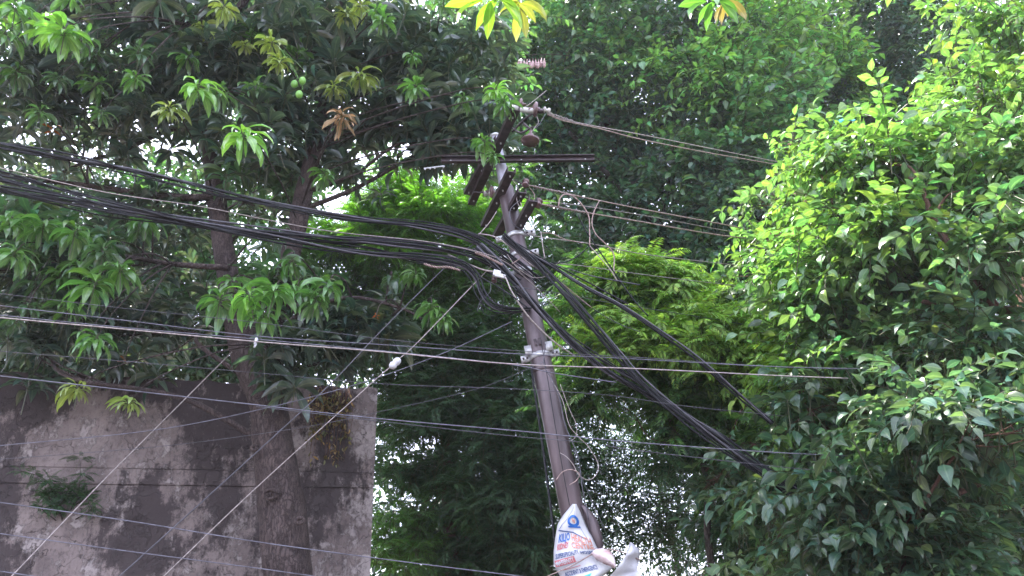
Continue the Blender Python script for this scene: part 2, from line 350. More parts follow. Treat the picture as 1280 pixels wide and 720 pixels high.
def foliage(name, temps, pos, rot, scl, colr, mat, parent=None, var=.3, stemc=STEMC):
    pos = np.asarray(pos); N = len(pos); pick = rng.integers(0, len(temps), N)
    V = []; TT = []; C = []; off = 0
    for k, t in enumerate(temps):
        idx = np.where(pick == k)[0]
        if not len(idx): continue
        v = np.einsum('nij,vj->nvi', rot[idx], t.v) * scl[idx][:, None, None] + pos[idx][:, None]
        f = rng.uniform(1 - var, 1 + var, (len(idx), t.k + 1)); hue = rng.normal(0, var * .28, (len(idx), t.k + 1))
        c = colr[idx][:, None, :] * f[:, t.l][..., None]
        c = c * np.stack([1 + hue[:, t.l], 1 + 0 * hue[:, t.l], 1 - hue[:, t.l]], -1)
        st_ = t.l < 0; c[:, st_] = stemc
        c4 = np.concatenate([np.clip(c, .003, .8), np.broadcast_to(t.a[None, :, None], (len(idx), len(t.a), 1))], -1)
        nv = len(t.v); tr = t.t[None] + (off + np.arange(len(idx)) * nv)[:, None, None]
        V.append(v.reshape(-1, 3)); TT.append(tr.reshape(-1, 3)); C.append(c4.reshape(-1, 4)); off += nv * len(idx)
    V = np.concatenate(V).astype(np.float32); TT = np.concatenate(TT).astype(np.int32); C = np.concatenate(C).astype(np.float32)
    me = bpy.data.meshes.new(name); me.vertices.add(len(V)); me.vertices.foreach_set('co', V.ravel())
    me.loops.add(TT.size); me.loops.foreach_set('vertex_index', TT.ravel())
    me.polygons.add(len(TT)); me.polygons.foreach_set('loop_start', np.arange(0, TT.size, 3, dtype=np.int32))
    me.polygons.foreach_set('use_smooth', np.ones(len(TT), bool))
    at = me.color_attributes.new('leaf_colour', 'FLOAT_COLOR', 'POINT'); at.data.foreach_set('color', C.ravel())
    me.materials.append(M[mat]); me.update(calc_edges=True)
    return link(bpy.data.objects.new(name, me), parent)
def wob(p, s, ph):                              # cheap 3D noise in [-1,1]
    x, y, z = (p * s).T
    return (np.sin(x * 1.7 + ph + 1.3 * np.sin(y * 1.1)) + np.sin(y * 2.3 + 2 * ph + 1.1 * np.sin(z * 1.9)) + np.sin(z * 2.1 - ph + 1.2 * np.sin(x * 1.5))) / 3

def grow(root, trunks, blobs, temps, mat, barkm, pal, kind, size=1., dens=1., crown='crown', clump=.25, fat=1.,  nsx=1., branch_r=.035, twigs=9, var=.3):
    """blobs: (px,py,Y,rx,ry,n[,colour index[,depth]]). trunks: lists of world points the limbs can leave from."""
    tp = np.concatenate([smooth_path(t, 4) for t in trunks])
    pos = []; out = []; ci = []
    for bi, bl in enumerate(blobs):
        px, py, Y, rx, ry, n = bl[:6]; k = bl[6] if len(bl) > 6 else 0
        c = P(px, py, Y); s = pxm(c); hr = np.array([rx * s, (bl[7] if len(bl) > 7 else .8 * (rx + ry) / 2 * s), ry * s * 1.05]) * fat
        n = int(n * dens * 1.5); d = rng.normal(0, 1, (n, 3)); d /= np.linalg.norm(d, axis=1)[:, None]
        r = rng.random(n) ** .45 * (1 + .38 * wob(d, 2.6, bi * 2.3) + .3 * (rng.random(n) < .13)); p = c + d * r[:, None] * hr
        keep = wob(p, 2.2 / max(.5, hr[0]) * 1.2, bi * 1.7) > -clump - .25 + .5 * (rng.random(n) - .5); p = p[keep][:int(n / 1.5) + 1]; d = d[keep][:len(p)]
        pos.append(p); out.append(d); ci += [k] * len(p)
        # limb
        dd = np.linalg.norm(tp - c, axis=1) + 1.6 * np.clip(tp[:, 2] - (c[2] - .4 * np.linalg.norm(tp - c, axis=1)), 0, 9)
        a = tp[np.argmin(dd)]; L = np.linalg.norm(c - a)
        mid1 = a + (c - a) * .35 + rng.normal(0, .06, 3) * L + np.array([0, 0, .03 * L]); mid2 = a + (c - a) * .7 + rng.normal(0, .06, 3) * L + np.array([0, 0, .05 * L])
        pth = smooth_path([a, mid1, mid2, c], 5); mb = MB(); r0 = branch_r * (.5 + .25 * L)
        tube(mb, pth, np.linspace(r0, r0 * .35, len(pth)), 7)
        for j in range(min(twigs, len(p))):
            q = p[j]; st = pth[rng.integers(len(pth) // 2, len(pth))]; md = (st + q) / 2 + rng.normal(0, .07, 3) * np.linalg.norm(q - st)
            tw = smooth_path([st, md, q], 3); tube(mb, tw, np.linspace(r0 * .3, .004, len(tw)), 4, caps=False)
        mb.build('branch', barkm, root)
    pos = np.concatenate(pos); out = np.concatenate(out); ci = np.array(ci); N = len(pos)
    az = np.arctan2(out[:, 1], out[:, 0]) + rng.normal(0, .7, N)
    if kind == 'whorl': rot = rotm(rng.uniform(0, 6.28, N), rng.normal(0, .28, N), rng.normal(0, .28, N))
    else: rot = rotm(az, np.clip(out[:, 2], -.5, .8) * .6 + rng.normal(0, .3, N), rng.normal(0, .35, N))
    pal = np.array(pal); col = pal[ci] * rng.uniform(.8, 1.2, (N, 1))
    return foliage(crown, temps, pos, rot, size * rng.uniform(.75, 1.2, N), col, mat, root, var)
def trunk_obj(root, pts, rad, mat, ns=16, lump=.06, k=6, name='trunk'):
    mb = MB(); pth = smooth_path(pts, k); tube(mb, pth, resample(rad, len(pth)), ns, lump); return mb.build(name, mat, root)
def to_ground(p): 
    q = np.array(p, float); q[2] = -.05; return q

# ------------------------------------------------------------------ ground
def sheet(name, x0, x1, y0, y1, z, mat):
    mb = MB(); mb.add([(x0, y0, z), (x1, y0, z), (x1, y1, z), (x0, y1, z)], [(0, 1, 2, 3)]); o = mb.build(name, mat, None, False); o['kind'] = 'structure'; return o
sheet('ground', -600, 600, -600, 900, 0, 'soil')
sheet('road', -60, 60, -6, 3.4, .004, 'asphalt')
mb = MB()
for k in range(-20, 20): box(mb, (k * 1.5 + .75, 3.5, .06), np.eye(3), (.742, .08, .07))
o = mb.build('kerb', 'kerb', None, False); o['kind'] = 'structure'

# ------------------------------------------------------------------ wall
zt = P(472, 486, 8.7)[2]
A = P(472, 486, 8.7); B = PZ(-260, 452, zt)
dirw = (B - A); dirw[2] = 0; LW = np.linalg.norm(dirw); dirw /= LW; nw = np.array([-dirw[1], dirw[0], 0]); nw = nw * (-1 if nw[1] > 0 else 1)  # towards camera
wall = thing('plaster_wall', (A[0], A[1], 0), 'old grey plaster wall streaked with black mould behind the mango trunk', 'wall')
def wall_piece(name, z0, z1, proud, topjag=False):
    mb = MB(); n = 90; fr = []; bk = []
    for i in range(n + 1):
        q = i / n; base = A + dirw * LW * q; j = (rng.normal(0, .008) + .012 * math.sin(i * .9)) if topjag else 0
        e = (.006 * math.sin(i * 7.3)) if 0 else 0
        for z, dz in ((z0, 0), (z1, j)):
            fr.append((base[0] + nw[0] * proud, base[1] + nw[1] * proud, z + dz))
            bk.append((base[0] - nw[0] * .26, base[1] - nw[1] * .26, z + dz))
    m_ = len(fr); f = []
    for i in range(n):
        a, b, c, d = 2 * i, 2 * i + 1, 2 * i + 3, 2 * i + 2
        f += [(a, b, c, d), (a + m_, d + m_, c + m_, b + m_), (b, b + m_, c + m_, c), (a, d, d + m_, a + m_)]
    f += [(0, m_, m_ + 1, 1), (2 * n, 2 * n + 1, m_ + 2 * n + 1, m_ + 2 * n)]
    mb.add(fr + bk, f); return mb.build(name, 'wall', wall, False)
def zwall(py, px=440):                       # height on the wall face of a photo row
    d = ray(px, py); k = np.dot(A - CAM, nw) / np.dot(d, nw); return (CAM + d * k)[2]
def onwall(px, py, off=.0):
    d = ray(px, py); k = np.dot(A + nw * off - CAM, nw) / np.dot(d, nw); return CAM + d * k
g1, g2 = zwall(591), zwall(610)
wall_piece('wall_panel', 0, g2 - .006, .0)
wall_piece('wall_band', g2 + .006, g1 - .006, .006)
wall_piece('wall_panel', g1 + .006, zt, .0, True)
for zz in (g1, g2): wall_piece('wall_joint', zz - .007, zz + .007, -.012)
wall.children[0]['label'] = 'lower wall face with peeling lime patches'

# ------------------------------------------------------------------ mango tree
def tp(l, Y): return [P(x, y, Y if not callable(Y) else Y(y)) for x, y in l]
t1 = tp([(360, 735), (357, 700), (353, 640), (342, 560), (334, 500), (314, 450), (298, 400), (286, 350), (278, 300), (271, 250), (262, 180), (252, 110), (236, 30), (215, -80)], 7.5)
base = t1[0] + (t1[0] - t1[2]) * .8; base[2] = -.05; t1 = [base, (base + t1[0]) / 2 + np.array([.0, 0, .2])] + t1
r1 = [.27, .245, .23, .225, .222, .2, .19, .2, .155, .12, .118, .11, .095, .085, .075, .06]
t2 = tp([(332, 500), (336, 440), (350, 370), (370, 290), (380, 240), (392, 190), (408, 120), (425, 30), (440, -70)], lambda y: 7.5 - (500 - y) * .0012)
r2 = [.1, .12, .115, .11, .1, .085, .08, .07, .05]
mango = thing('mango_tree', (base[0], base[1], 0), 'large mango tree with drooping dark leaves and thick trunk before the plaster wall', 'tree')
mt = MB(); p_ = smooth_path(t1, 7); tube(mt, p_, resample(r1, len(p_)), 20, .05)
p_ = smooth_path(t2, 7); tube(mt, p_, resample(r2, len(p_)), 14, .05)
kn = P(338, 616, 7.5) + np.array([0, -.27, 0])
for kx, ky, kr in ((338, 618, .06), (375, 651, .035), (318, 560, .03)):      # healed knots
    c = P(kx, ky, 7.24); a = np.linspace(0, 2 * math.pi, 15)
    tube(mt, [c + kr * np.array([math.cos(q), 0, math.sin(q) * .75]) for q in a], .018, 6)
mt.build('trunk', 'mango_bark', mango)
limbs = [tp([(268, 245), (235, 247), (180, 242), (110, 232), (40, 224), (-80, 205)], 7.4),
         tp([(258, 150), (205, 165), (150, 190), (100, 205), (30, 240)], lambda y: 7.9),
         tp([(382, 235), (405, 200), (440, 165), (480, 120), (540, 85), (610, 60)], lambda y: 7.6),
         tp([(286, 335), (215, 330), (140, 320), (60, 330), (-20, 340)], lambda y: 6.9),
         tp([(330, 430), (380, 390), (440, 372), (500, 385), (530, 400)], lambda y: 6.9),
         tp([(245, 60), (290, 20), (350, -60), (420, -160)], 6.6), tp([(236, 30), (160, -30), (60, -90)], 6.3),
         [P(425, 30, 7), P(480, -70, 6.3), P(560, -110, 5.2), P(700, -120, 4.5), P(900, -90, 4.3)]]
for l, r0, r_1 in zip(limbs, (.05, .04, .035, .035, .03, .06, .05, .045), (.02, .015, .008, .012, .01, .03, .03, .012)):
    trunk_obj(mango, l, [r0, r_1], 'mango_bark', 9, .06, 6, 'branch')
MW = [mango_whorl(int(rng.integers(11, 17)), .3, 72) for _ in range(9)]
MY = [mango_whorl(int(rng.integers(20, 27)), .28, 96, 7, True) for _ in range(5)]
DK, MD, OL = (.05, .08, .062), (.055, .115, .05), (.08, .13, .045)
mb_ = [(60, 60, 6.6, 110, 80, 75), (160, 40, 7.2, 110, 80, 85), (260, 50, 6.6, 110, 80, 80), (370, 50, 6.8, 110, 70, 85), (470, 60, 7.2, 100, 80, 80), (560, 70, 7, 80, 80, 75), (590, 150, 6.9, 50, 60, 36, 0),
       (480, 150, 7.1, 90, 60, 60), (360, 140, 6.8, 90, 60, 52), (250, 130, 8.2, 80, 60, 26), (130, 120, 7.3, 90, 60, 40), (30, 130, 7.4, 70, 50, 26), (440, 215, 8.4, 60, 30, 10),
       (330, 200, 7.2, 60, 40, 20, 1), (200, 130, 7.0, 60, 50, 26), (540, 175, 7.2, 60, 35, 30),
       (40, 290, 6.6, 70, 40, 24, 1), (110, 320, 6.6, 60, 40, 22, 1), (30, 340, 7.2, 70, 40, 26), (150, 260, 7.6, 60, 25, 12), (110, 380, 6.9, 60, 45, 20), (60, 440, 7.4, 70, 40, 16), (190, 330, 8.3, 60, 50, 14),
       (350, 330, 7.1, 50, 40, 14, 1), (395, 400, 7.1, 55, 45, 22), (350, 450, 7.0, 45, 40, 16), (440, 430, 7.2, 55, 30, 16), (490, 400, 7.2, 50, 30, 12), (330, 260, 8.4, 60, 40, 8), (60, 200, 8.6, 60, 25, 7),
       (120, 195, 7.4, 60, 26, 8), (330, 190, 7.9, 60, 40, 16),
       (60, 390, 7.2, 80, 50, 30), (200, 280, 7.8, 70, 40, 22), (230, 380, 8, 60, 50, 24), (150, 420, 7.6, 70, 40, 24), (20, 240, 7.4, 60, 30, 14), (300, 90, 8, 90, 70, 40), (100, 170, 8.2, 80, 30, 14), (580, 60, 8.2, 60, 70, 40), (520, 110, 8, 70, 50, 30),
       (-200, 0, 7, 150, 150, 90), (-220, -160, 7, 150, 100, 80),
       (-80, 100, 6.5, 80, 150, 60), (-100, 330, 6.5, 80, 100, 40),
       (100, -90, 7, 170, 80, 100), (330, -90, 7, 150, 80, 90), (500, -80, 6.4, 80, 50, 24), (200, -230, 7.6, 200, 80, 80), (120, -20, 9, 200, 90, 60), (380, 0, 9.2, 160, 90, 50)]
grow(mango, [t1[4:], t2] + limbs[:7], mb_, MW, 'mango_leaf', 'mango_bark', [DK, MD, OL], 'whorl', 1.0, .84, twigs=6, branch_r=.03, fat=1.1, clump=.08, var=.45)
YG, LG, OLV, DRY = (.16, .34, .06), (.085, .2, .045), (.19, .25, .06), (.3, .17, .08)
hero = [(82, 52, 5.4, YG, 1.25), (60, 48, 5.6, YG, .9), (105, 60, 5.6, LG, 1.), (247, 118, 5.6, YG, 1.05), (212, 145, 5.8, OLV, .8), (303, 178, 5.3, YG, 1.1), (170, 105, 5.9, LG, .7), (280, 18, 5.7, OLV, .8), (340, 62, 5.8, OLV, .8), (478, 35, 6., LG, .8), (350, 85, 5.8, OLV, .7),
        (275, 385, 6, LG, .9), (310, 378, 5.9, YG, 1.), (345, 372, 5.9, LG, 1.1), (372, 368, 6.1, LG, .9), (412, 365, 6.1, LG, .95), (330, 400, 6, LG, .9), (395, 382, 6.1, LG, .8), (365, 335, 6.2, LG, .8), (345, 300, 6.3, MD, .9), (290, 360, 6.1, LG, .8),
        (120, 366, 6.0, LG, 1.1), (150, 345, 6.1, LG, .9), (95, 300, 6.1, LG, 1.), (55, 292, 6.1, LG, 1.1), (15, 285, 6, LG, 1.), (130, 325, 6.1, MD, 1.), (20, 325, 6., LG, .9), (122, 432, 6.1, LG, .9), (97, 492, 6.2, OLV, .72), (162, 508, 6.3, OLV, .62), (110, 430, 6.3, MD, .8),
        (520, 350, 6.5, LG, .7), (540, 392, 6.4, LG, .8), (555, 405, 6.4, LG, .6), (490, 355, 6.6, MD, .7), (405, 225, 6.5, LG, .7), (20, 20, 5.5, LG, 1.1), (8, 50, 5.6, LG, 1.), (90, 5, 5.6, LG, .8), (620, 120, 5.7, YG, .75), (630, 135, 5.7, LG, .7), (605, 185, 6.0, LG, .7), (618, 200, 6.0, LG, .5), (470, 20, 6, LG, .6)]
allp = np.concatenate([smooth_path(l, 6) for l in limbs[:7]] + [smooth_path(t1[5:], 5), smooth_path(t2, 5)])
def heroes(lst, temps, name, mat, label=None):
    for a, b, Y, c, s in lst:
        p = P(a, b - 14 * s, Y)
        o = foliage(name, [temps[rng.integers(len(temps))]], p[None], rotm(rng.uniform(0, 6, 1), rng.normal(0, .12, 1), rng.normal(0, .12, 1)), np.array([s]), np.array([c]) * rng.uniform(.85, 1.15), mat, mango, .2)
        if label: o['label'] = label
        d = np.linalg.norm(allp - p, axis=1) + np.clip(p[2] + .1 - allp[:, 2], 0, 9) * .6; q0 = allp[np.argmin(d)]
        q = smooth_path([q0, q0 * .6 + p * .4 + np.array([0, 0, .12]), p * .85 + q0 * .15 + np.array([0, 0, .1]), p - np.array([0, 0, .02])], 4)
        m2 = MB(); tube(m2, q, np.linspace(.011, .004, len(q)), 5, caps=False); m2.build('twig', 'mango_bark', o)
for _ in range(34):
    hero.append((rng.uniform(0, 600), rng.uniform(0, 150), rng.uniform(5.9, 6.6), [LG, MD, LG, (.07, .16, .045), OLV][rng.integers(5)], rng.uniform(.55, 1.05)))
for _ in range(12):
    hero.append((rng.uniform(0, 200), rng.uniform(270, 420), rng.uniform(6.2, 6.8), [LG, MD, (.07, .16, .045)][rng.integers(3)], rng.uniform(.55, 1.)))
heroes(hero, MY, 'young_leaf_cluster', 'mango_leaf', 'bright young green leaf cluster')
heroes([(427, 152, 5.2, (.3, .22, .13), .85), (430, 156, 5.25, (.27, .2, .12), .7)], [mango_whorl(15, .2, 88, 6, True)], 'dead_leaf_cluster', 'dry_leaf', 'withered tan leaf cluster')
heroes([(66, 168, 6.3, (.28, .1, .03), .6), (155, 455, 6.6, (.2, .1, .05), .4), (470, 398, 6.3, (.32, .11, .03), .3)], [mango_whorl(5, .2, 60, 6)], 'orange_leaf_cluster', 'dry_leaf')
# big leaves hanging in at the top, from the overhead limb
tY = T()
for dx, dy, e0, e1, az, l in ((0, 0, -10, -88, 3.2, .17), (.03, 0, -20, -84, 4.4, .2), (.05, 0, -30, -80, 5.9, .15), (.0, 0, 10, -35, 3.1, .16), (.06, 0, -40, -80, .3, .16), (.02, .0, -20, -70, 1.6, .15), (.03, .02, 15, -60, 5.2, .14), (.05, 0, 0, -60, 2.4, .15)):
    tY.add(*blade((dx, dy, 0), az, R(e0), R(e1), l, l * .3, .3, rng.normal(0, .35), 7, rng.normal(0, .2), .04, (0, .55, .92, 1, .82, .45, 0)))
stemtri(tY, (0, 0, .3), (.02, 0, 0), .004); tY.done()
hp = np.array([P(606, 0, 2.7), P(650, -2, 2.9), P(884, 2, 2.9), P(912, -4, 3.2)])
lim = smooth_path(limbs[7], 8)
for p, az_, s_, c_ in zip(hp, (0, 1.6, 0, 2.1), (1.3, 1.15, 1.05, .9), ((.17, .33, .035), (.2, .22, .045), (.1, .25, .04), (.2, .16, .05))):
    o = foliage('overhead_leaf_spray', [tY], p[None], rotm(np.array([az_]), np.zeros(1), np.zeros(1)), np.array([s_]), np.array([c_]), 'mango_leaf', mango, .3)
    a = lim[np.argmin(np.linalg.norm(lim - p, axis=1))]; q = smooth_path([a, (a + p) / 2 + np.array([.02, 0, .03]), p + np.array([0, 0, .02])], 4); m2 = MB(); tube(m2, q, np.linspace(.01, .004, len(q)), 5); m2.build('twig', 'mango_bark', o)
for x, y in ((378, 101), (368, 105), (374, 118)):
    mb = MB(); c = P(x, y, 5.9); lathe(mb, c, (0.1, 0, 1), [(-.045, .004), (-.04, .018), (-.02, .033), (0, .037), (.02, .033), (.037, .02), (.045, .004)], 14)
    tube(mb, smooth_path([c + np.array([0, 0, .04]), c + np.array([.01, .01, .14]), P(350, 60, 6.0)], 5), .002, 4); mb.build('mango_fruit', 'mango_fruit', mango)

# ------------------------------------------------------------------ right-hand broad-leaved tree
rb = P(1330, 640, 7.3); rbase = to_ground(rb)
right = thing('broadleaf_tree', (rbase[0], rbase[1], 0), 'dense broad-leaved tree filling the right side, sunlit yellow green above and dark below', 'tree')
rt_t = [rbase, P(1335, 800, 7.2), rb, P(1315, 500, 7.3), P(1290, 390, 7.3), P(1275, 260, 7.4), P(1270, 120, 7.6), P(1260, -60, 8)]
trunk_obj(right, rt_t, [.22, .2, .18, .16, .13, .1, .08, .05], 'brown_bark')
rl = [tp([(1310, 396), (1280, 390), (1240, 386), (1190, 384), (1150, 376)], lambda y: 6.0 if y < 392 else 7.2), tp([(1245, 386), (1210, 345), (1185, 305), (1162, 262), (1150, 225)], 5.9), tp([(1240, 386), (1160, 370), (1105, 345), (1060, 310), (1040, 280)], 6.6),
      [P(1315, 500, 7.3), P(1220, 520, 6.7), P(1120, 540, 6.8), P(1020, 560, 7.2)], [P(1290, 300, 7.3), P(1240, 180, 6.8), P(1215, 80, 6.6)], [P(1320, 560, 7.3), P(1230, 600, 6.3), P(1150, 640, 6.2)]]
for l in rl: trunk_obj(right, l, [.05, .018], 'brown_bark', 9, .06, 6, 'branch')
BS = [broad_sprig(int(rng.integers(5, 8)), .13, .5, 6, .38, 45) for _ in range(7)] + [mango_whorl(int(rng.integers(6, 10)), .15, 62, 6, False, .46, (0, .8, 1, .72, .3, 0)) for _ in range(5)]
RD, RM, RY = (.062, .115, .068), (.088, .165, .064), (.118, .225, .064)  # shaded, mid and sunlit tones put into leaf colour, mostly darker on lower boughs
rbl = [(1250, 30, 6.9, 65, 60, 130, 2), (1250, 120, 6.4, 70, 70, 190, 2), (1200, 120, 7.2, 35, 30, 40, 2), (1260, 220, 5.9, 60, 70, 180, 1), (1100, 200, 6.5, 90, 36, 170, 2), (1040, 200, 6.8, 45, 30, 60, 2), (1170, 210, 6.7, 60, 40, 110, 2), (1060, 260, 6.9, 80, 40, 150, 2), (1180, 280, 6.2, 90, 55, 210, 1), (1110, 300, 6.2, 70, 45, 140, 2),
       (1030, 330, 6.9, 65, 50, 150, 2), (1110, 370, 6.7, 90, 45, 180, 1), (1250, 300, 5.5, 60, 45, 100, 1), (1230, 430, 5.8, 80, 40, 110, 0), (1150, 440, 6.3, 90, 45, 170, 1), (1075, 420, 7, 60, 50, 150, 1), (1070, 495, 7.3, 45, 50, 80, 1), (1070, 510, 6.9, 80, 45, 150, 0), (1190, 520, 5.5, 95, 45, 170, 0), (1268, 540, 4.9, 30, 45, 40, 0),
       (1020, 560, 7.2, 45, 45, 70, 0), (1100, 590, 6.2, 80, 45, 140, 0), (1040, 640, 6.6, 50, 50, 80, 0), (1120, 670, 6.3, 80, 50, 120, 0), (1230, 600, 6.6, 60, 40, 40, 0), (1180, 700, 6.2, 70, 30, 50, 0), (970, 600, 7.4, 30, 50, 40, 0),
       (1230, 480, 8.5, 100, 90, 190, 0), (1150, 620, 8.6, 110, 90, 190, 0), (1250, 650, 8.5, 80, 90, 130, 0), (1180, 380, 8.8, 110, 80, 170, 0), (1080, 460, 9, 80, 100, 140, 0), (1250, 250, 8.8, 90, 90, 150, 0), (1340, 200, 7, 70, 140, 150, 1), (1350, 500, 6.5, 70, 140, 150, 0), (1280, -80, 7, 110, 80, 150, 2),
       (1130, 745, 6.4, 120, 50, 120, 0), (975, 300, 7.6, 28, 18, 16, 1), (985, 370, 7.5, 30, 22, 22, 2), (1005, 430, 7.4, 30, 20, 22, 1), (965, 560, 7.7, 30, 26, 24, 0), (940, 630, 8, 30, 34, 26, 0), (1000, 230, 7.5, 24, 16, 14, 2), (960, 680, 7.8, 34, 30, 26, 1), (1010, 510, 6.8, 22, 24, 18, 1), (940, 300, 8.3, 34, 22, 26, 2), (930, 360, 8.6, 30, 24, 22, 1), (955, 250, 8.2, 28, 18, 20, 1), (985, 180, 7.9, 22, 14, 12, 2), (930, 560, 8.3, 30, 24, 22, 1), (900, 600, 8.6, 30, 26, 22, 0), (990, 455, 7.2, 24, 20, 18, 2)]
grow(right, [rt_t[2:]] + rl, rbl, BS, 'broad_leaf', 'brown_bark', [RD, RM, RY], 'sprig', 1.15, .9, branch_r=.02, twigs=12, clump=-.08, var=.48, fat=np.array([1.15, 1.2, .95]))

# ------------------------------------------------------------------ neem trees
NW = [neem_whorl(7, .34) for _ in range(7)]
NB = [neem_whorl(6, .46, 11, .105, 60) for _ in range(7)]
ND, NM, NY = (.042, .09, .04), (.08, .17, .045), (.195, .32, .065)  # dark, mid and sunlit tones; crown light partly put into leaf colour
def tree_from(name, label, base_px, path, rads, barkm, group=None):
    pts = [P(*q) for q in path]; b = to_ground(pts[0]); rt_ = thing(name, (b[0], b[1], 0), label, 'tree', group)
    pts = [b] + pts; trunk_obj(rt_, pts, rads, barkm, 12); return rt_, pts
nb, npt = tree_from('neem_tree', 'young neem tree with sunlit yellow green feathery leaves just right of the leaning pole', 0, [(888, 700, 9), (884, 620, 9), (876, 560, 9), (860, 480, 9), (845, 410, 9), (830, 350, 9.1), (822, 320, 9.1)], [.04, .04, .038, .036, .03, .025, .015, .01], 'dark_bark')
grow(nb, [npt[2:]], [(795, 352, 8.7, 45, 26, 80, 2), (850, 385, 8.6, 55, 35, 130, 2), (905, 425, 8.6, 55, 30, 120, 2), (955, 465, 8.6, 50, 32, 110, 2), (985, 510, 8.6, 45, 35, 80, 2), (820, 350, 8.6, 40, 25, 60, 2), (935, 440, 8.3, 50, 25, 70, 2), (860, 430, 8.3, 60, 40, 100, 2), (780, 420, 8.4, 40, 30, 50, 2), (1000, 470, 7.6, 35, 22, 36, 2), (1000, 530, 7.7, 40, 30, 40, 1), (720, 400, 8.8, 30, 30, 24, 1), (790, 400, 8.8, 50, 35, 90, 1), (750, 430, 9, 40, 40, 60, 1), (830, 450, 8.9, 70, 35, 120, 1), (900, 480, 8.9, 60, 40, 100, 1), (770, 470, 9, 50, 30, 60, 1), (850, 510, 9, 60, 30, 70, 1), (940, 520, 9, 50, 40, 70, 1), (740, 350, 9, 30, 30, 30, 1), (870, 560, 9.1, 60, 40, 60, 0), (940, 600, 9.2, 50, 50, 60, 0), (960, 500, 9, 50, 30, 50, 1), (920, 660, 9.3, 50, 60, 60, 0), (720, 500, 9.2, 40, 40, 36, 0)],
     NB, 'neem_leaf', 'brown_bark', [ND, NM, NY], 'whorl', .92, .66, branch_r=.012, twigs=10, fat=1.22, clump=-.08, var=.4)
nc, ncp = tree_from('neem_tree', 'tall dark neem tree between the plaster wall and the leaning pole', 0, [(566, 720, 12), (564, 640, 12), (560, 560, 12), (556, 480, 12), (555, 400, 12), (560, 320, 12.2), (556, 250, 12.4), (560, 150, 12.6)], [.16, .15, .14, .12, .1, .09, .08, .06, .03], 'brown_bark')
grow(nc, [ncp[3:]], [(505, 240, 11.5, 55, 30, 100, 2), (470, 290, 11.4, 60, 40, 120, 2), (550, 280, 11.2, 60, 40, 150, 2), (600, 260, 12, 40, 60, 90, 1), (510, 350, 11.8, 60, 50, 130, 1), (590, 360, 11.5, 60, 50, 140, 1), (540, 430, 11.4, 60, 45, 120, 0), (620, 440, 11.4, 50, 50, 120, 0), (500, 500, 11.8, 45, 40, 70, 0), (570, 520, 11.3, 70, 40, 130, 0), (640, 530, 11.5, 50, 50, 100, 0), (540, 590, 11.8, 55, 30, 60, 0), (620, 610, 11.2, 60, 50, 130, 0), (660, 680, 11.5, 50, 50, 90, 0), (510, 680, 11.7, 45, 40, 50, 1), (590, 690, 11.8, 50, 50, 70, 0), (690, 420, 12.5, 40, 60, 70, 0), (690, 500, 12, 30, 50, 45, 0), (700, 340, 12.4, 50, 50, 80, 0), (430, 350, 12, 50, 60, 90, 1)],
     NW, 'neem_leaf', 'brown_bark', [ND, NM, (.12, .28, .035)], 'whorl', 1.15, 1.15, branch_r=.018, twigs=8, fat=1.2, clump=.05)  # brightest leaf colour puts backlight into the upper boughs
# ------------------------------------------------------------------ farther trees
FS = [broad_sprig(6, .145, .5, 4, .42, 35, .005) for _ in range(8)]
GRP = 'trees beyond the pole'
FD, FM, FY = (.045, .092, .056), (.072, .165, .062), (.115, .25, .062)
ft, ftp = tree_from('background_tree', 'tall bushy tree with dark forking limbs directly behind the pole top', 0, [(985, 720, 13), (950, 560, 13), (890, 420, 13), (825, 300, 13), (790, 230, 13), (766, 170, 13.2), (735, 90, 13.5), (720, -20, 14)], [.24, .22, .2, .18, .15, .13, .1, .08, .04], 'dark_bark', GRP)
fl = [tp([(815, 310), (838, 230), (850, 160), (870, 60)], 13), tp([(800, 260), (745, 200), (712, 165)], 12.8)]
for l in fl: trunk_obj(ft, l, [.09, .04], 'dark_bark', 9, .06, 6, 'branch')
ftb = [(680, 40, 12.6, 60, 60, 150, 1), (760, 30, 12.8, 70, 60, 180, 1), (850, 30, 12.8, 70, 60, 180, 0), (930, 50, 12.6, 60, 60, 150, 2), (700, 130, 13, 60, 50, 130, 0), (790, 110, 13, 70, 50, 160, 1), (880, 120, 12.4, 60, 45, 150, 2), (950, 140, 12.2, 50, 50, 130, 1), (740, 190, 13.4, 60, 40, 90, 0), (830, 180, 13.2, 50, 40, 90, 0), (920, 210, 12.3, 60, 45, 150, 1), (860, 250, 12.8, 60, 40, 110, 0), (720, 260, 13.6, 60, 40, 80, 0), (950, 270, 12.2, 60, 50, 140, 0), (900, 320, 12.3, 70, 45, 150, 0), (800, 290, 13.2, 60, 40, 90, 0), (960, 370, 12, 60, 50, 130, 1), (650, 60, 13.3, 40, 40, 60, 2), (640, 140, 13.6, 50, 50, 80, 1), (650, 220, 13.7, 50, 50, 80, 1), (740, 330, 14, 60, 40, 70, 0), (870, 380, 13, 70, 40, 100, 0), (780, -70, 13.5, 160, 60, 220, 1)]
grow(ft, [ftp[4:]] + fl, ftb, FS, 'far_leaf', 'dark_bark', [FD, FM, FY], 'sprig', 1.5, 2.2, branch_r=.02, twigs=8, fat=1.25, clump=-.08, var=.55)
f2, f2p = tree_from('background_tree', 'farther grey green tree filling the top right corner above the bright shrub-like boughs', 0, [(1110, 720, 15), (1105, 500, 15), (1095, 350, 15), (1090, 220, 15), (1100, 120, 15.2), (1110, 20, 15.5)], [.26, .24, .2, .17, .13, .09, .05], 'dark_bark', GRP)
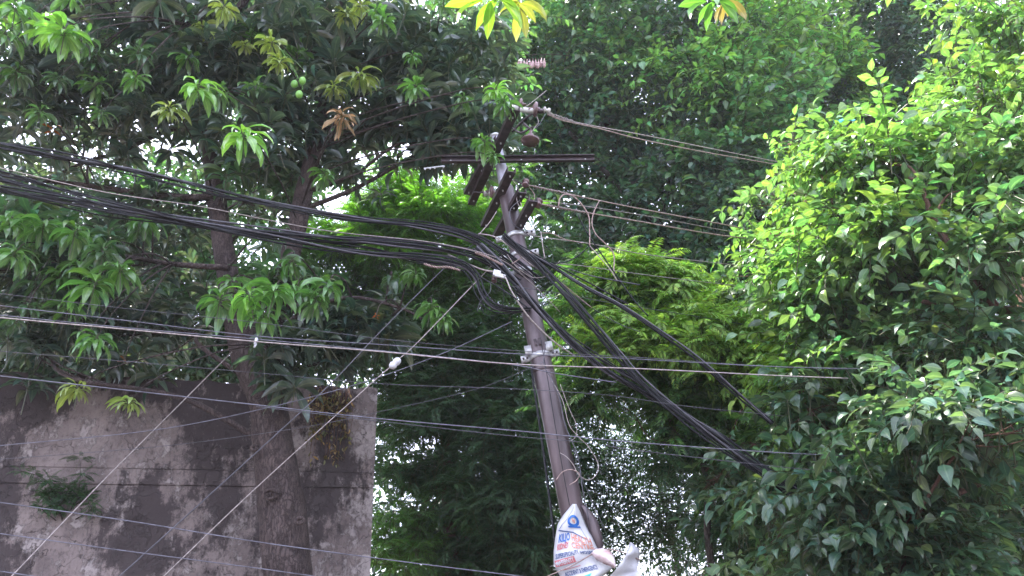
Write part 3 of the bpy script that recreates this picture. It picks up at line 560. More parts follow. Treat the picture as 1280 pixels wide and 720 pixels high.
grow(f2, [f2p[3:]], [(980, 60, 14.2, 60, 60, 130, 2), (1020, 110, 13.8, 50, 40, 90, 2), (1040, 30, 14.6, 70, 60, 150, 0), (1120, 50, 14.6, 80, 60, 180, 0), (1190, 40, 14.8, 70, 60, 150, 1), (1080, 130, 15, 70, 50, 120, 0), (1150, 150, 14.6, 70, 50, 150, 0), (1200, 110, 15, 60, 50, 110, 0), (1000, 170, 14.6, 60, 40, 90, 0), (1060, 190, 15, 60, 40, 90, 0), (1020, 250, 15, 70, 60, 110, 0), (1120, 230, 15, 80, 60, 120, 0), (1220, 200, 15, 80, 70, 120, 0), (1120, -70, 15, 180, 60, 200, 0), (1120, 330, 15, 100, 60, 130, 0), (1000, 340, 15, 80, 60, 120, 0), (1230, 330, 15, 80, 80, 110, 0)],
     FS, 'far_leaf', 'dark_bark', [FD, FM, FY], 'sprig', 1.5, 2.3, branch_r=.02, twigs=6, fat=1.25, clump=-.05, var=.55)
f3, f3p = tree_from('background_tree', 'dark leafy tree rising behind the plaster wall left of the mango trunk', 0, [(150, 720, 12.5), (150, 560, 12.5), (160, 430, 12.5), (175, 320, 12.5), (190, 220, 12.8)], [.2, .19, .17, .14, .1, .05], 'dark_bark', GRP)
grow(f3, [f3p[3:]], [(30, 420, 11.5, 80, 50, 130, 0), (130, 430, 11.5, 70, 50, 120, 0), (220, 430, 11.5, 70, 50, 130, 0), (60, 330, 12, 70, 50, 100, 0), (170, 340, 12, 70, 50, 110, 0), (240, 370, 12, 50, 40, 80, 1), (220, 280, 12.2, 60, 50, 90, 1), (330, 440, 12, 60, 50, 100, 0), (420, 420, 12, 60, 50, 100, 0), (410, 330, 12.5, 50, 40, 70, 1), (320, 330, 12.5, 60, 50, 80, 1), (120, 250, 12.6, 60, 40, 60, 0), (0, 480, 11, 80, 40, 80, 0), (-60, 380, 12, 70, 80, 90, 0), (330, 180, 13, 60, 40, 40, 1), (100, 100, 13, 100, 40, 50, 0), (250, 40, 10, 100, 50, 50, 0), (420, 50, 9.8, 90, 50, 50, 0), (20, 50, 13, 80, 60, 50, 0), (560, 90, 9.6, 70, 60, 60, 1), (440, 150, 9.8, 60, 30, 20, 1), (120, 225, 12.6, 70, 20, 30, 0), (250, 225, 12.6, 50, 24, 26, 1), (330, 230, 12.8, 50, 40, 60, 1), (0, 270, 12, 60, 50, 70, 0), (250, 130, 13, 80, 40, 50, 0)],
     FS, 'far_leaf', 'dark_bark', [FD, FM, FY], 'sprig', 1.2, 2.4, branch_r=.018, twigs=6, fat=1.2)
f4, f4p = tree_from('background_tree', 'thin crowned tree with bright sky showing through its leaves beside the banner', 0, [(850, 730, 15), (838, 660, 15), (822, 600, 15), (815, 540, 15), (810, 480, 15)], [.05, .045, .04, .03, .025, .015], 'dark_bark', GRP)
FT = [broad_sprig(6, .075, .5, 4, .36, 35, .004) for _ in range(6)]
grow(f4, [f4p[1:]], [(720, 560, 14.6, 50, 50, 100, 0), (770, 600, 14.4, 50, 50, 90, 0), (830, 560, 14.6, 50, 50, 110, 1), (760, 520, 15, 60, 30, 80, 0), (820, 630, 14.2, 50, 50, 80, 0), (870, 650, 14.2, 50, 60, 110, 0), (800, 690, 14.4, 60, 40, 90, 0), (740, 650, 14.6, 40, 50, 60, 0), (920, 700, 14, 50, 50, 90, 1), (700, 620, 14.8, 40, 60, 90, 0), (890, 590, 15, 50, 40, 70, 0)],
     FT, 'far_leaf', 'dark_bark', [FD, FM, FY], 'sprig', 1.2, 3.0, branch_r=.008, twigs=14, clump=.1, fat=1.35)
f5, f5p = tree_from('background_tree', 'low dark tree in deep shade at the foot of the gap right of the wall', 0, [(545, 760, 14), (548, 690, 14), (556, 640, 14), (550, 590, 14)], [.2, .18, .15, .1, .05], 'dark_bark', GRP)
grow(f5, [f5p[1:]], [(510, 690, 13.5, 50, 50, 90, 0), (580, 650, 13.6, 50, 40, 90, 0), (620, 700, 13.5, 60, 50, 120, 0), (560, 720, 13.4, 60, 40, 110, 0), (680, 620, 14, 50, 60, 100, 0), (660, 540, 14.4, 60, 50, 90, 0), (500, 560, 14, 40, 40, 70, 0), (590, 460, 14.5, 70, 50, 100, 0), (500, 430, 14.5, 60, 50, 90, 1), (680, 720, 13.4, 50, 50, 80, 0)],
     FS, 'far_leaf', 'dark_bark', [FD, FM, FY], 'sprig', 1.3, 1.7, branch_r=.02, twigs=6, fat=1.25, clump=.0)
f6, f6p = tree_from('background_tree', 'deep green tree in shade behind the lower boughs at bottom right', 0, [(1090, 760, 12), (1085, 650, 12), (1080, 540, 12), (1090, 450, 12)], [.2, .18, .15, .1, .05], 'dark_bark', GRP)
grow(f6, [f6p[1:]], [(980, 660, 11.4, 60, 60, 110, 0), (1060, 620, 11.4, 70, 60, 130, 0), (1160, 640, 11.4, 80, 70, 150, 0), (1250, 620, 11.4, 70, 80, 130, 0), (1010, 540, 11.6, 60, 60, 120, 0), (1100, 500, 11.8, 80, 60, 130, 0), (1210, 480, 11.6, 80, 70, 140, 0), (960, 560, 12, 50, 50, 80, 0), (1060, 720, 11.4, 90, 40, 110, 0), (1200, 730, 11.4, 90, 40, 120, 0), (930, 400, 12, 60, 60, 90, 0), (900, 470, 12.2, 60, 60, 90, 0)],
     FS, 'far_leaf', 'dark_bark', [FD, FM, FY], 'sprig', 1.5, 2.3, branch_r=.02, twigs=6, fat=1.25, clump=-.05, var=.55)

# ------------------------------------------------------------------ plants on the wall
c = onwall(80, 640, .05)
sap = thing('wall_sapling', c, 'small green sapling with feathery leaves rooted in the stained wall face at lower left', 'plant')
mb = MB(); sp = []
for k in range(11):
    x0 = rng.uniform(50, 115); y0 = rng.uniform(590, 640); x1 = x0 + rng.normal(0, 22); y1 = y0 - rng.uniform(-6, 34)
    l = smooth_path([onwall(82 + (x0 - 82) * .4, 652 - rng.uniform(0, 20), 0), onwall(x0, y0, rng.uniform(.04, .16)), onwall(x1, y1, rng.uniform(.05, .25))], 5); tube(mb, l, np.linspace(.006, .002, len(l)), 5)
    for q in (l[-1], l[6], l[4], l[8]): sp.append(q + rng.normal(0, .02, 3))
mb.build('stem', 'dark_bark', sap); sp = np.array(sp); N = len(sp)
foliage('foliage', NW, sp, rotm(rng.uniform(0, 6, N), rng.normal(0, .5, N), rng.normal(0, .5, N)), rng.uniform(.3, .5, N), np.tile(np.array(ND) * 1.0, (N, 1)), 'neem_leaf', sap)
c = onwall(405, 482, .03)
vine = thing('dry_creeper', c, 'withered brown creeper hanging down the wall face right of the mango trunk', 'plant')
mb = MB(); vp = []
for i in range(46):
    x0 = rng.uniform(392, 438); y1 = rng.uniform(500, 590) * 1.0; x1 = x0 + rng.normal(-6, 9); pts = [onwall(x0, 484 + rng.uniform(-3, 14), .03), onwall((x0 + x1) / 2 + rng.normal(0, 4), (484 + y1) / 2, rng.uniform(.03, .12)), onwall(x1, y1, rng.uniform(.02, .1))]
    l = smooth_path(pts, 6); tube(mb, l, np.linspace(.004, .002, len(l)), 4)
    for k in range(9): vp.append(l[rng.integers(3, len(l))] + rng.normal(0, .015, 3) + nw * .01)
mb.build('stem', 'brown_bark', vine); N = len(vp)
tl = T(); tl.add(*blade((0, 0, 0), 0, R(-30), R(-80), .06, .022, .3, 0, 5)); tl.done()
foliage('withered_leaves', [tl], np.array(vp), rotm(rng.uniform(0, 6, N), rng.normal(0, .5, N), rng.normal(0, .5, N)), rng.uniform(.7, 1.3, N), np.array([(.24, .19, .09), (.14, .14, .06)])[rng.integers(0, 2, N)], 'dry_leaf', vine)

# ------------------------------------------------------------------ utility pole
PY = 6.5
ax_px = [(619, 172), (627.5, 225), (650, 330), (670, 425), (685, 490), (712, 630), (734, 725)]
top = P(619, 172, PY); bot = P(735, 730, PY); dpole = (bot - top); tz = -bot[2] / dpole[2]; pbase = bot + dpole * tz; pbase[2] = -.05
axp = (top - pbase) / np.linalg.norm(top - pbase); PL = np.linalg.norm(top - pbase)
pole = thing('utility_pole', (pbase[0], pbase[1], 0), 'leaning brown steel utility pole crowded with cables, brackets and insulators', 'utility pole')
def onpole(py):                                # axis point at a photo row
    lo, hi = 0., PL
    for _ in range(40):
        mid = (lo + hi) / 2; p = pbase + axp * mid - CAM; y = 360 - F * np.dot(p, UP) / np.dot(p, fwd)
        if y > py: lo = mid
        else: hi = mid
    return lo
s1, s2 = onpole(462), onpole(236); 
def prad(s): return .108 - .012 * s / s1 if s < s1 else (.094 - .012 * (s - s1) / (s2 - s1) if s < s2 else .062 - .014 * (s - s2) / (PL - s2))
mb = MB(); lathe(mb, pbase, axp, [(0, .112), (s1 - .01, .098), (s1 + .01, .096)], 28); mb.build('shaft', 'pole_paint', pole)
mb = MB(); lathe(mb, pbase, axp, [(s1 - .03, .1), (s1, .1), (s1 + .03, .094), (s2 - .01, .084), (s2 + .015, .07)], 28); mb.build('shaft', 'pole_paint', pole)
mb = MB(); lathe(mb, pbase, axp, [(s2, .066), (s2 + .04, .062), (PL - .01, .05), (PL, .046)], 24); o = mb.build('shaft', 'pole_top', pole); o['label'] = 'pale grey top length of the pole'
mb = MB(); lathe(mb, pbase, axp, [(PL, .055), (PL + .03, .052), (PL + .05, .02)], 20); mb.build('pole_cap', 'galv', pole)
px_, py_, pz_ = basis(axp)
tocam = CAM - (pbase + axp * PL * .6); tocam -= axp * np.dot(tocam, axp); tocam /= np.linalg.norm(tocam); side = np.cross(axp, tocam)
if side[0] < 0: side = -side
def clamp(py, h=.03, plates=2, pw=.05, tilt=0):
    s = onpole(py); r = prad(s) + .006; mb = MB(); lathe(mb, pbase + axp * (s - h / 2), axp, [(0, r - .004), (0, r), (h, r), (h, r - .004)], 28)
    for sg in ((-1, 1) if plates == 2 else (-1,)):
        c = pbase + axp * s + side * sg * (r + pw * .8) + tocam * .02; a = (side * math.cos(tilt) + tocam * math.sin(tilt) * sg, axp, np.cross(side, axp))
        for q in (.012, -.012): box(mb, c + tocam * q, (side, axp, tocam), (pw, h * .6, .003))
    o = mb.build('clamp_band', 'galv', pole)
    for sg in ((-1, 1) if plates == 2 else (-1,)):
        for k in (.45, 1.25): mb = MB(); lathe(mb, pbase + axp * s + side * sg * (r + pw * k) + tocam * .035, tocam, [(-.03, .006), (0, .006), (0, .011), (.009, .011)], 6); mb.build('bolt', 'rust_steel', o)
for a in ((296, .045, 2, .06), (320, .04, 2, .055), (341, .045, 1, .05), (446, .05, 2, .045)): clamp(*a)
mb = MB()                                        # raised shoulder plate above the lower clamp
s = onpole(438); 
for sg in (-1, 1):
    box(mb, pbase + axp * s + side * sg * .085 + tocam * .06, (side, axp, tocam), (.045, .045, .006))
mb.build('bracket_plate', 'galv', pole)
for q in (-.02, .025):
    mb = MB(); box(mb, pbase + axp * onpole(432) + tocam * .105 + side * q, (side, axp, tocam), (.013, .03, .006)); mb.build('cleat', 'rust_steel', pole, False)
def channel(name, a, b, wd=.075, fl=.04, tk=.007, hint=(0, 0, 1), mat='rust_steel', flip=1):
    a = np.asarray(a); b = np.asarray(b); x, y, z = basis(b - a, hint); L = np.linalg.norm(b - a); mb = MB()
    pr = [(-wd / 2, -tk / 2), (wd / 2, -tk / 2), (wd / 2, fl), (wd / 2 - tk, fl), (wd / 2 - tk, tk / 2), (-wd / 2 + tk, tk / 2), (-wd / 2 + tk, fl), (-wd / 2, fl)]
    vs = [a + x * p + y * q * flip for p, q in pr] + [b + x * p + y * q * flip for p, q in pr]
    f = [(i, (i + 1) % 8, 8 + (i + 1) % 8, 8 + i) for i in range(8)] + [(0, 1, 4, 5), (1, 2, 3, 4), (0, 5, 6, 7)] + [(8, 13, 12, 9), (9, 12, 11, 10), (8, 15, 14, 13)]
    mb.add(vs, f); o = mb.build(name, mat, pole, False)
    for k in (.06, .3, .52, .94):
        m2 = MB(); lathe(m2, a + (b - a) * k - y * flip * tk, -y * flip, [(-.012, .009), (.012, .009)], 6); m2.build('bolt', 'galv', o, False)
    return o
zc = P(628, 207, PY)[2]
channel('crossarm', PZ(553, 208, zc) + np.array([0, -.1, 0]), PZ(742, 206, zc) + np.array([0, -.1, 0]), .07, .04, flip=-1, hint=(0, 1, 0))
channel('stay_bar', PZ(530, 211, zc - .01), PZ(556, 208, zc - .01), .014, .008, .003, mat='galv')
for (x0, y0), (x1, y1), (mx_, my_), off, wd in (((645, 146), (590, 262), (621, 200), -.1, .085), ((624, 168), (583, 238), (608, 195), .09, .085), ((640, 222), (606, 290), (628, 248), -.1, .085), ((653, 242), (620, 300), (640, 268), -.02, .085), ((667, 260), (638, 312), (652, 290), -.12, .085)):
    z = P(mx_, my_, PY)[2]; channel('bracket_arm', PZ(x0, y0, z) + np.array([0, off, 0]), PZ(x1, y1, z) + np.array([0, off, 0]), wd, .05, .008)
def insul(name, px, py, Y, axis, kind, s=1., mat='porcelain'):
    c = P(px, py, Y); mb = MB()
    if kind == 'disc': prof = [(-.09, .018), (-.05, .02), (-.045, .045), (-.03, .075), (-.015, .085), (0, .08), (.004, .05), (.01, .03), (.03, .028), (.035, .016), (.07, .014)]
    elif kind == 'spool': prof = [(-.05, .03), (-.045, .045), (-.03, .048), (-.018, .03), (0, .024), (.018, .03), (.03, .048), (.045, .045), (.05, .03)]
    else: prof = [(-.06, .03), (-.055, .1), (-.035, .105), (-.022, .05), (0, .035), (.01, .045), (.035, .04), (.05, .02), (.1, .014)]
    lathe(mb, c, axis, [(h * s, r * s) for h, r in prof], 22); return mb.build(name, mat, pole)
insul('insulator', 671, 137, 6.05, (1, .15, -.05), 'disc', .95); insul('insulator', 683, 138, 6.05, (1, .5, 0), 'spool', .7, 'greyporc'); insul('insulator', 652, 130, 6.1, (1, .2, 0), 'disc', .7)
insul('insulator', 663, 172, 6.1, (0.1, 0, 1), 'bell', .9, 'porcelain'); insul('insulator', 657, 229, 6.2, (0.2, .3, 1), 'spool', .75); insul('insulator', 673, 254, 6.3, (.2, .3, 1), 'spool', .85)
insul('insulator', 616, 240, 6.9, (1, .2, .1), 'disc', .8); insul('insulator', 609, 242, 6.9, (1, .2, .1), 'spool', .7, 'greyporc'); insul('insulator', 618, 349, 6.3, (.1, .3, 1), 'spool', .6); insul('insulator', 606, 240, 7, (1, .2, 0), 'spool', .5)
mb = MB()
for l, r in (([(640, 165, 6.2), (655, 150, 6.12), (668, 140, 6.05)], .012), ([(652, 152, 6.15), (664, 162, 6.1)], .01), ([(640, 160, 6.2), (652, 166, 6.15), (666, 158, 6.1)], .01), ([(643, 225, 6.3), (650, 229, 6.22), (657, 229, 6.2)], .008), ([(653, 246, 6.4), (664, 250, 6.3), (673, 254, 6.3)], .008), ([(590, 240, 7), (606, 241, 6.95), (617, 240, 6.9)], .01), ([(639, 134, 6.2), (655, 137, 6.1), (672, 139, 6.05), (682, 139, 6.05)], .022)):
    q = smooth_path([P(*t) for t in l], 5); tube(mb, q, r, 8)
mb.build('insulator_hardware', 'rust_steel', pole)
mb = MB(); q = smooth_path([P(640, 134, 6.19), P(652, 137, 6.11), P(668, 139, 6.03)], 5); tube(mb, q, .028, 10); mb.build('strain_clamp', 'greyporc', pole)
mb = MB()                                        # broken cover strip standing off the pole above the banner
q = smooth_path([P(728, 632, 6.36), P(738, 648, 6.34), P(746, 672, 6.34), P(750, 690, 6.36)], 5); t_, u_, v_ = frames(q)
vs = []
for i, p in enumerate(q):
    wd = .045 * math.sin(math.pi * (i + 1.5) / (len(q) + 3)); vs += [p - side * wd, p - side * wd * .2 + tocam * .02, p + side * wd]
f = [(3 * i + j, 3 * i + j + 1, 3 * i + j + 4, 3 * i + j + 3) for i in range(len(q) - 1) for j in (0, 1)]
mb.add(vs, f); o = mb.build('cover_strip', 'pole_paint', pole); o.modifiers.new('t', 'SOLIDIFY').thickness = .006

# ------------------------------------------------------------------ banner with lettering
banner = thing('hospital_banner', P(722, 690, 6.3), 'torn white health centre banner with a blue ring emblem wrapped round the pole foot', 'banner')
LE = np.array([(715.5, 630), (703, 645), (697, 655), (694, 672), (692, 690), (692, 706), (699, 718), (706, 735), (712, 760)], float)
RE = np.array([(720.5, 630), (727, 643), (734, 658), (740, 671), (746, 684), (756, 692), (768, 708), (752, 722), (742, 760)], float)
def ban(u, v, off=0.):
    k = np.linspace(0, 1, len(LE)); l = np.array([np.interp(v, k, LE[:, 0]), np.interp(v, k, LE[:, 1])]); r = np.array([np.interp(v, k, RE[:, 0]), np.interp(v, k, RE[:, 1])])
    p = l + (r - l) * u; Y = 6.36 - .1 * math.sin(math.pi * min(max(u, 0), 1)) ** .8 + .02 * math.sin(v * 17 + u * 4) - .05 * v
    return P(p[0], p[1], Y) + tocam * off
NU, NV = 16, 34; vs = [ban(i / NU, j / NV) for j in range(NV + 1) for i in range(NU + 1)]
f = [(j * (NU + 1) + i, j * (NU + 1) + i + 1, (j + 1) * (NU + 1) + i + 1, (j + 1) * (NU + 1) + i) for j in range(NV) for i in range(NU)]
mb = MB(); mb.add(vs, f); sh = mb.build('banner_sheet', 'white_vinyl', banner); sh.modifiers.new('t', 'SOLIDIFY').thickness = .0015
def onban(pts2, faces, name, mat, off=.006):
    mb = MB(); mb.add([ban(a, b, off) for a, b in pts2], faces); return mb.build(name, mat, sh)
def strip(u0, v0, u1, v1, wd, name, mat, n=14, off=.005):
    pts = []
    for i in range(n + 1):
        q = i / n; pts += [(u0 + (u1 - u0) * q, v0 + (v1 - v0) * q - wd / 2), (u0 + (u1 - u0) * q, v0 + (v1 - v0) * q + wd / 2)]
    onban(pts, [(2 * i, 2 * i + 1, 2 * i + 3, 2 * i + 2) for i in range(n)], name, mat, off)
dg = bpy.context.evaluated_depsgraph_get()
def text(s, u0, v0, u1, h, slope, mat, bend=0., off=.008):
    cu = bpy.data.curves.new('lettering', 'FONT'); cu.body = s; cu.resolution_u = 2; cu.offset = .028
    ob = bpy.data.objects.new('tmp', cu); COL.objects.link(ob); bpy.context.view_layer.update()
    me = bpy.data.meshes.new_from_object(ob.evaluated_get(bpy.context.evaluated_depsgraph_get())); bpy.data.objects.remove(ob)
    bm = bmesh.new(); bm.from_mesh(me); bmesh.ops.subdivide_edges(bm, edges=[e for e in bm.edges if e.calc_length() > .35], cuts=2); bmesh.ops.triangulate(bm, faces=bm.faces); bm.to_mesh(me); bm.free()
    c = np.array([v.co[:] for v in me.vertices]); x0, x1 = c[:, 0].min(), c[:, 0].max(); y1 = max(c[:, 1].max(), .01)
    for v in me.vertices:
        q = (v.co.x - x0) / (x1 - x0); p = ban(u0 + (u1 - u0) * q, v0 + slope * q + bend * q * q - h * v.co.y / y1, off); v.co = p
    me.materials.clear(); me.materials.append(M[mat]); me.update(); return link(bpy.data.objects.new('lettering', me), sh)
# triangle frame + ring emblem
strip(.5, .03, .08, .3, .012, 'printed_line', 'dark_blue_print'); strip(.55, .03, .86, .40, .012, 'printed_line', 'dark_blue_print'); strip(.06, .31, .5, .325, .013, 'printed_line', 'dark_blue_print'); strip(.5, .325, .85, .40, .013, 'printed_line', 'dark_blue_print')
cu_, cv_ = .54, .195; pts = []; n = 32
for i in range(n + 1):
    a = 2 * math.pi * i / n
    for r in (1., .6): pts.append((cu_ + .23 * r * math.cos(a), cv_ + .073 * r * math.sin(a)))
onban(pts, [(2 * i, 2 * i + 1, 2 * i + 3, 2 * i + 2) for i in range(n)], 'ring_emblem', 'blue_print', .008)
strip(.36, .268, .76, .268, .018, 'emblem_bar', 'blue_print', 8, .009)
strip(.49, .17, .49, .22, .02, 'emblem_mark', 'faded_print', 2, .009) if 0 else onban([(.49, .17), (.53, .165), (.55, .2), (.5, .21), (.56, .175), (.6, .185), (.6, .225), (.55, .22)], [(0, 1, 2, 3), (4, 5, 6, 7)], 'emblem_mark', 'faded_print', .008)
text('KILJO', .1, .42, .4, .075, -.02, 'blue_print'); text('HEALTH', .44, .405, .93, .07, .06, 'faded_print')
text('KIDNEY', .08, .49, .36, .055, -.02, 'red_print'); text('CENTRE', .42, .475, .93, .06, .055, 'faded_print')
text('SUPERSPECIALITY', .04, .575, .55, .05, -.02, 'dark_blue_print'); text('HOSPITAL', .58, .565, .98, .045, .05, 'dark_blue_print')
strip(.02, .625, .42, .61, .07, 'colour_band', 'red_print', 10, .005); text('MATERNITY', .05, .65, .4, .05, -.015, 'white_vinyl', 0, .009)
strip(.1, .71, .45, .69, .006, 'printed_line', 'red_print', 8)
text('ACCIDENT & EMERGENCY', .1, .78, .72, .045, -.03, 'dark_blue_print')
strip(.3, .86, .62, .82, .07, 'colour_band', 'cyan_print', 10, .005); text('OPEN 24 HOURS', .12, .885, .6, .04, -.04, 'dark_blue_print', 0, .009)
mb = MB(); vs = []                               # curled-over flap
FL = [((745, 686), (738, 692)), ((753, 685), (745, 700)), ((762, 688), (755, 705)), ((768, 696), (763, 708)), ((770, 706), (768, 711))]
for j, (a, b) in enumerate(FL):
    for i in range(6):
        q = i / 5; x = a[0] + (b[0] - a[0]) * q; y = a[1] + (b[1] - a[1]) * q; vs.append(P(x, y, 6.24 - .06 * math.sin(q * math.pi) - .01 * j))
mb.add(vs, [(j * 6 + i, j * 6 + i + 1, (j + 1) * 6 + i + 1, (j + 1) * 6 + i) for j in range(4) for i in range(5)]); o = mb.build('folded_flap', 'pink_vinyl', banner); o.modifiers.new('t', 'SOLIDIFY').thickness = .0015
def sheetpoly(name, rows, mat, label, cat, Y=6.25):
    mb = MB(); vs = []; n = 5
    R_ = smooth_path([(a[0], a[1], 0) for a, b in rows], 4); Q_ = smooth_path([(b[0], b[1], 0) for a, b in rows], 4)
    for j in range(len(R_)):
        for i in range(n + 1):
            q = i / n; x = R_[j][0] + (Q_[j][0] - R_[j][0]) * q; y = R_[j][1] + (Q_[j][1] - R_[j][1]) * q; vs.append(P(x, y, Y - .05 * math.sin(q * 3 + j * .2) + .01 * math.sin(j)))
    mb.add(vs, [(j * (n + 1) + i, j * (n + 1) + i + 1, (j + 1) * (n + 1) + i + 1, (j + 1) * (n + 1) + i) for j in range(len(R_) - 1) for i in range(n)])
    o = mb.build(name, mat); o.modifiers.new('t', 'SOLIDIFY').thickness = .002; return tag(o, label, cat)
sheetpoly('torn_poster', [((787.5, 678), (789, 678)), ((784, 690), (799, 688)), ((778, 700), (799, 700)), ((768, 714), (797, 712)), ((757, 728), (802, 722)), ((745, 770), (805, 770))], 'white_vinyl', 'blank white torn sheet sticking up to the right of the health centre banner', 'poster')

# ------------------------------------------------------------------ cables and wires
def Yl(x):                                      # depth of the spans: nearer at left, farther at right of the pole
    return np.interp(x, [-80, 0, 640, 1000, 1100], [5.2, 5.4, 6.3, 8.2, 8.6])
def wpath(pts, Y=None, k=8):
    out = []
    for q in pts:
        y = q[2] if len(q) > 2 else (Y if Y is not None and not callable(Y) else (Y or Yl)(q[0])); out.append(P(q[0], q[1], y))
    return smooth_path(out, k)
def bundle(name, label, pts, n, spread, r, mat='black_cable', Y=None, group=None, twist=1.3, fan=None, off=0.):
    pth = wpath(pts, Y, 10) + np.array([0, off, 0]); rt_ = thing(name, pth[len(pth) // 2], label, 'cable', group); t_, u_, v_ = frames(pth); s = np.concatenate([[0], np.cumsum(np.linalg.norm(np.diff(pth, axis=0), axis=1))])
    spread = spread * .9; n = n + 2
    for i in range(n):
        a = 2 * math.pi * i / n + s * twist * (1 + .3 * math.sin(i * 2)) + .6 * np.sin(s * 2.1 + i * 1.7); sp_ = spread * (1 + .5 * np.sin(s * 1.3 + i * 2.1))
        if fan is not None: sp_ = sp_ * np.interp(s / s[-1], [0, .5, 1], fan)
        w1 = spread * .7 * np.sin(s * rng.uniform(1.5, 3.2) + rng.uniform(0, 6)); w2 = spread * .9 * np.sin(s * rng.uniform(1.2, 2.8) + rng.uniform(0, 6))
        mb = MB(); tube(mb, pth + (sp_ * np.cos(a) + w1)[:, None] * u_ + (sp_ * np.sin(a) + w2)[:, None] * v_, r * rng.uniform(.4, .95), 7)
        mb.build('cable_strand', mat if i % 4 != 3 or mat != 'black_cable' else 'dark_wire', rt_)
    return rt_
G1, G2, G3, G4, G5 = 'black cable bundles hung on the pole', 'thin service wires crossing low in front of the pole', 'bare conductors leaving the pole top to the right', 'stay wires running down to the lower left', 'loose loops and jumpers round the pole'
bundle('cable_bundle', 'uppermost twisted black cable bundle coming in from the left edge to the pole', [(-60, 168), (0, 181), (160, 213), (300, 246), (420, 270), (540, 284), (592, 297), (632, 322), (672, 352)], 5, .022, .0125, group=G1, fan=[.8, .8, 1.8])
bundle('cable_bundle', 'middle black cable bundle from the left edge with strands fanning at the pole clamps', [(-60, 212), (0, 222), (100, 248), (200, 270), (300, 286), (400, 298), (480, 304), (560, 311), (610, 324), (650, 352)], 5, .026, .012, group=G1, fan=[1.4, .8, 1.6])
bundle('cable_bundle', 'lowest black cable bundle from the left that droops into a hook before the pole', [(-60, 226), (0, 236), (150, 263), (300, 291), (430, 313), (530, 321), (573, 330), (592, 345), (601, 368), (615, 384), (640, 390), (662, 388)], 4, .022, .011, group=G1, fan=[1.2, .7, .9])
bundle('cable_bundle', 'thin black pair running just under the middle bundle on the left', [(-60, 222), (0, 232), (120, 258), (250, 276), (380, 297), (470, 310), (540, 327), (600, 335), (650, 365), (690, 402)], 2, .02, .008, group=G1, off=.06)
bundle('cable_bundle', 'heavy black cable bundle falling from the clamps to the lower right', [(596, 308), (640, 352), (670, 385), (712, 425), (760, 460), (800, 484), (850, 515), (900, 545), (950, 585), (990, 612), (1000, 620)], 6, .03, .0125, group=G1, Y=lambda x: 6.2 + max(0, x - 640) * .0015, fan=[.9, 1., .7])
bundle('cable_bundle', 'steep black cable bundle passing just right of the heavy one below the clamps', [(630, 300), (670, 334), (706, 372), (738, 410), (770, 450), (800, 484), (850, 524), (910, 566), (950, 592), (985, 620)], 4, .022, .012, group=G1, Y=lambda x: 6.2 + max(0, x - 640) * .0015, off=-.1)
bundle('cable_bundle', 'upper right black cable pair passing across the sunlit neem leaves', [(640, 306), (690, 333), (730, 358), (780, 384), (830, 418), (870, 448), (920, 492), (965, 530)], 3, .016, .013, group=G1, Y=lambda x: 6.2 + max(0, x - 640) * .0015)
def wire(label, pts, r=.006, mat='grey_wire', Y=None, group=G2, name='overhead_wire', cat='wire', k=8):
    mb = MB(); tube(mb, wpath(pts, Y, k), r * (.6 if group == G2 else .85), 6); o = mb.build(name, mat); return tag(o, label, cat, group)
W5 = lambda x: np.interp(x, [-60, 1100], [4.9, 5.9])
wire('topmost thin dark wire crossing low from the left edge in front of the pole', [(-60, 361), (0, 367), (160, 386), (320, 403), (480, 424), (640, 438), (800, 447), (930, 456), (1060, 462)], .004, 'dark_wire', W5)
wire('pale grey wire directly under the topmost dark one of the low set', [(-60, 374), (0, 382), (160, 401), (320, 420), (480, 431), (640, 442), (760, 447), (960, 458), (1080, 461)], .0055, 'grey_wire', W5)
wire('pale grey wire just above the thick beige one through the small white tag', [(-60, 388), (0, 394), (160, 410), (320, 424), (480, 439), (640, 456), (690, 466), (770, 478)], .006, 'grey_wire', W5)
wire('thick beige grey wire crossing directly over the lower pole clamp', [(-60, 391), (0, 397), (160, 412), (320, 427), (480, 440), (640, 455), (800, 461), (960, 469), (1060, 473)], .0085, 'alu_wire', lambda x: W5(x) - .04)
wire('thin dark wire from the left passing just under the pole clamp', [(-60, 433), (0, 439), (160, 452), (320, 466), (480, 480), (640, 486), (760, 494), (860, 508), (980, 520)], .004, 'dark_wire', W5)
wire('lavender grey wire along the wall top crossing the pole above the loose coil', [(-60, 463), (0, 470), (160, 488), (320, 506), (470, 523), (640, 538), (710, 545), (807, 554), (960, 565), (1060, 570)], .0065, 'grey_wire', W5)
wire('thin grey wire crossing the pole just below the lavender one', [(320, 508, 5.1), (470, 526), (640, 545), (720, 552), (813, 565), (960, 582), (1045, 590)], .0045, 'dark_wire', W5)
wire('wire climbing gently from the lower left wall up to the pole', [(-60, 563), (0, 557), (190, 538), (320, 513), (447, 480), (553, 442), (640, 402)], .005, 'grey_wire', lambda x: W5(x) + .4)
wire('faint wire climbing just under the other rising wire across the wall', [(-60, 578), (0, 574), (190, 559), (320, 543), (413, 528), (473, 515), (600, 485), (680, 452)], .0035, 'dark_wire', lambda x: W5(x) + .5)
wire('bluish wire second from bottom running down across the wall foot', [(-60, 619), (0, 628), (160, 651), (320, 677), (480, 699), (640, 719), (720, 728)], .0055, 'grey_wire', W5)
wire('lowest bluish wire cutting across the bottom left corner', [(-60, 660), (0, 667), (160, 689), (320, 710), (420, 724), (560, 742)], .005, 'grey_wire', W5)
wire('thin pale wire just above the black bundles at the left edge', [(-60, 200), (0, 210), (130, 240), (250, 258), (330, 274), (420, 290), (540, 303), (620, 322), (660, 350), (700, 390)], .005, 'alu_wire', lambda x: Yl(x) - .1, G5)
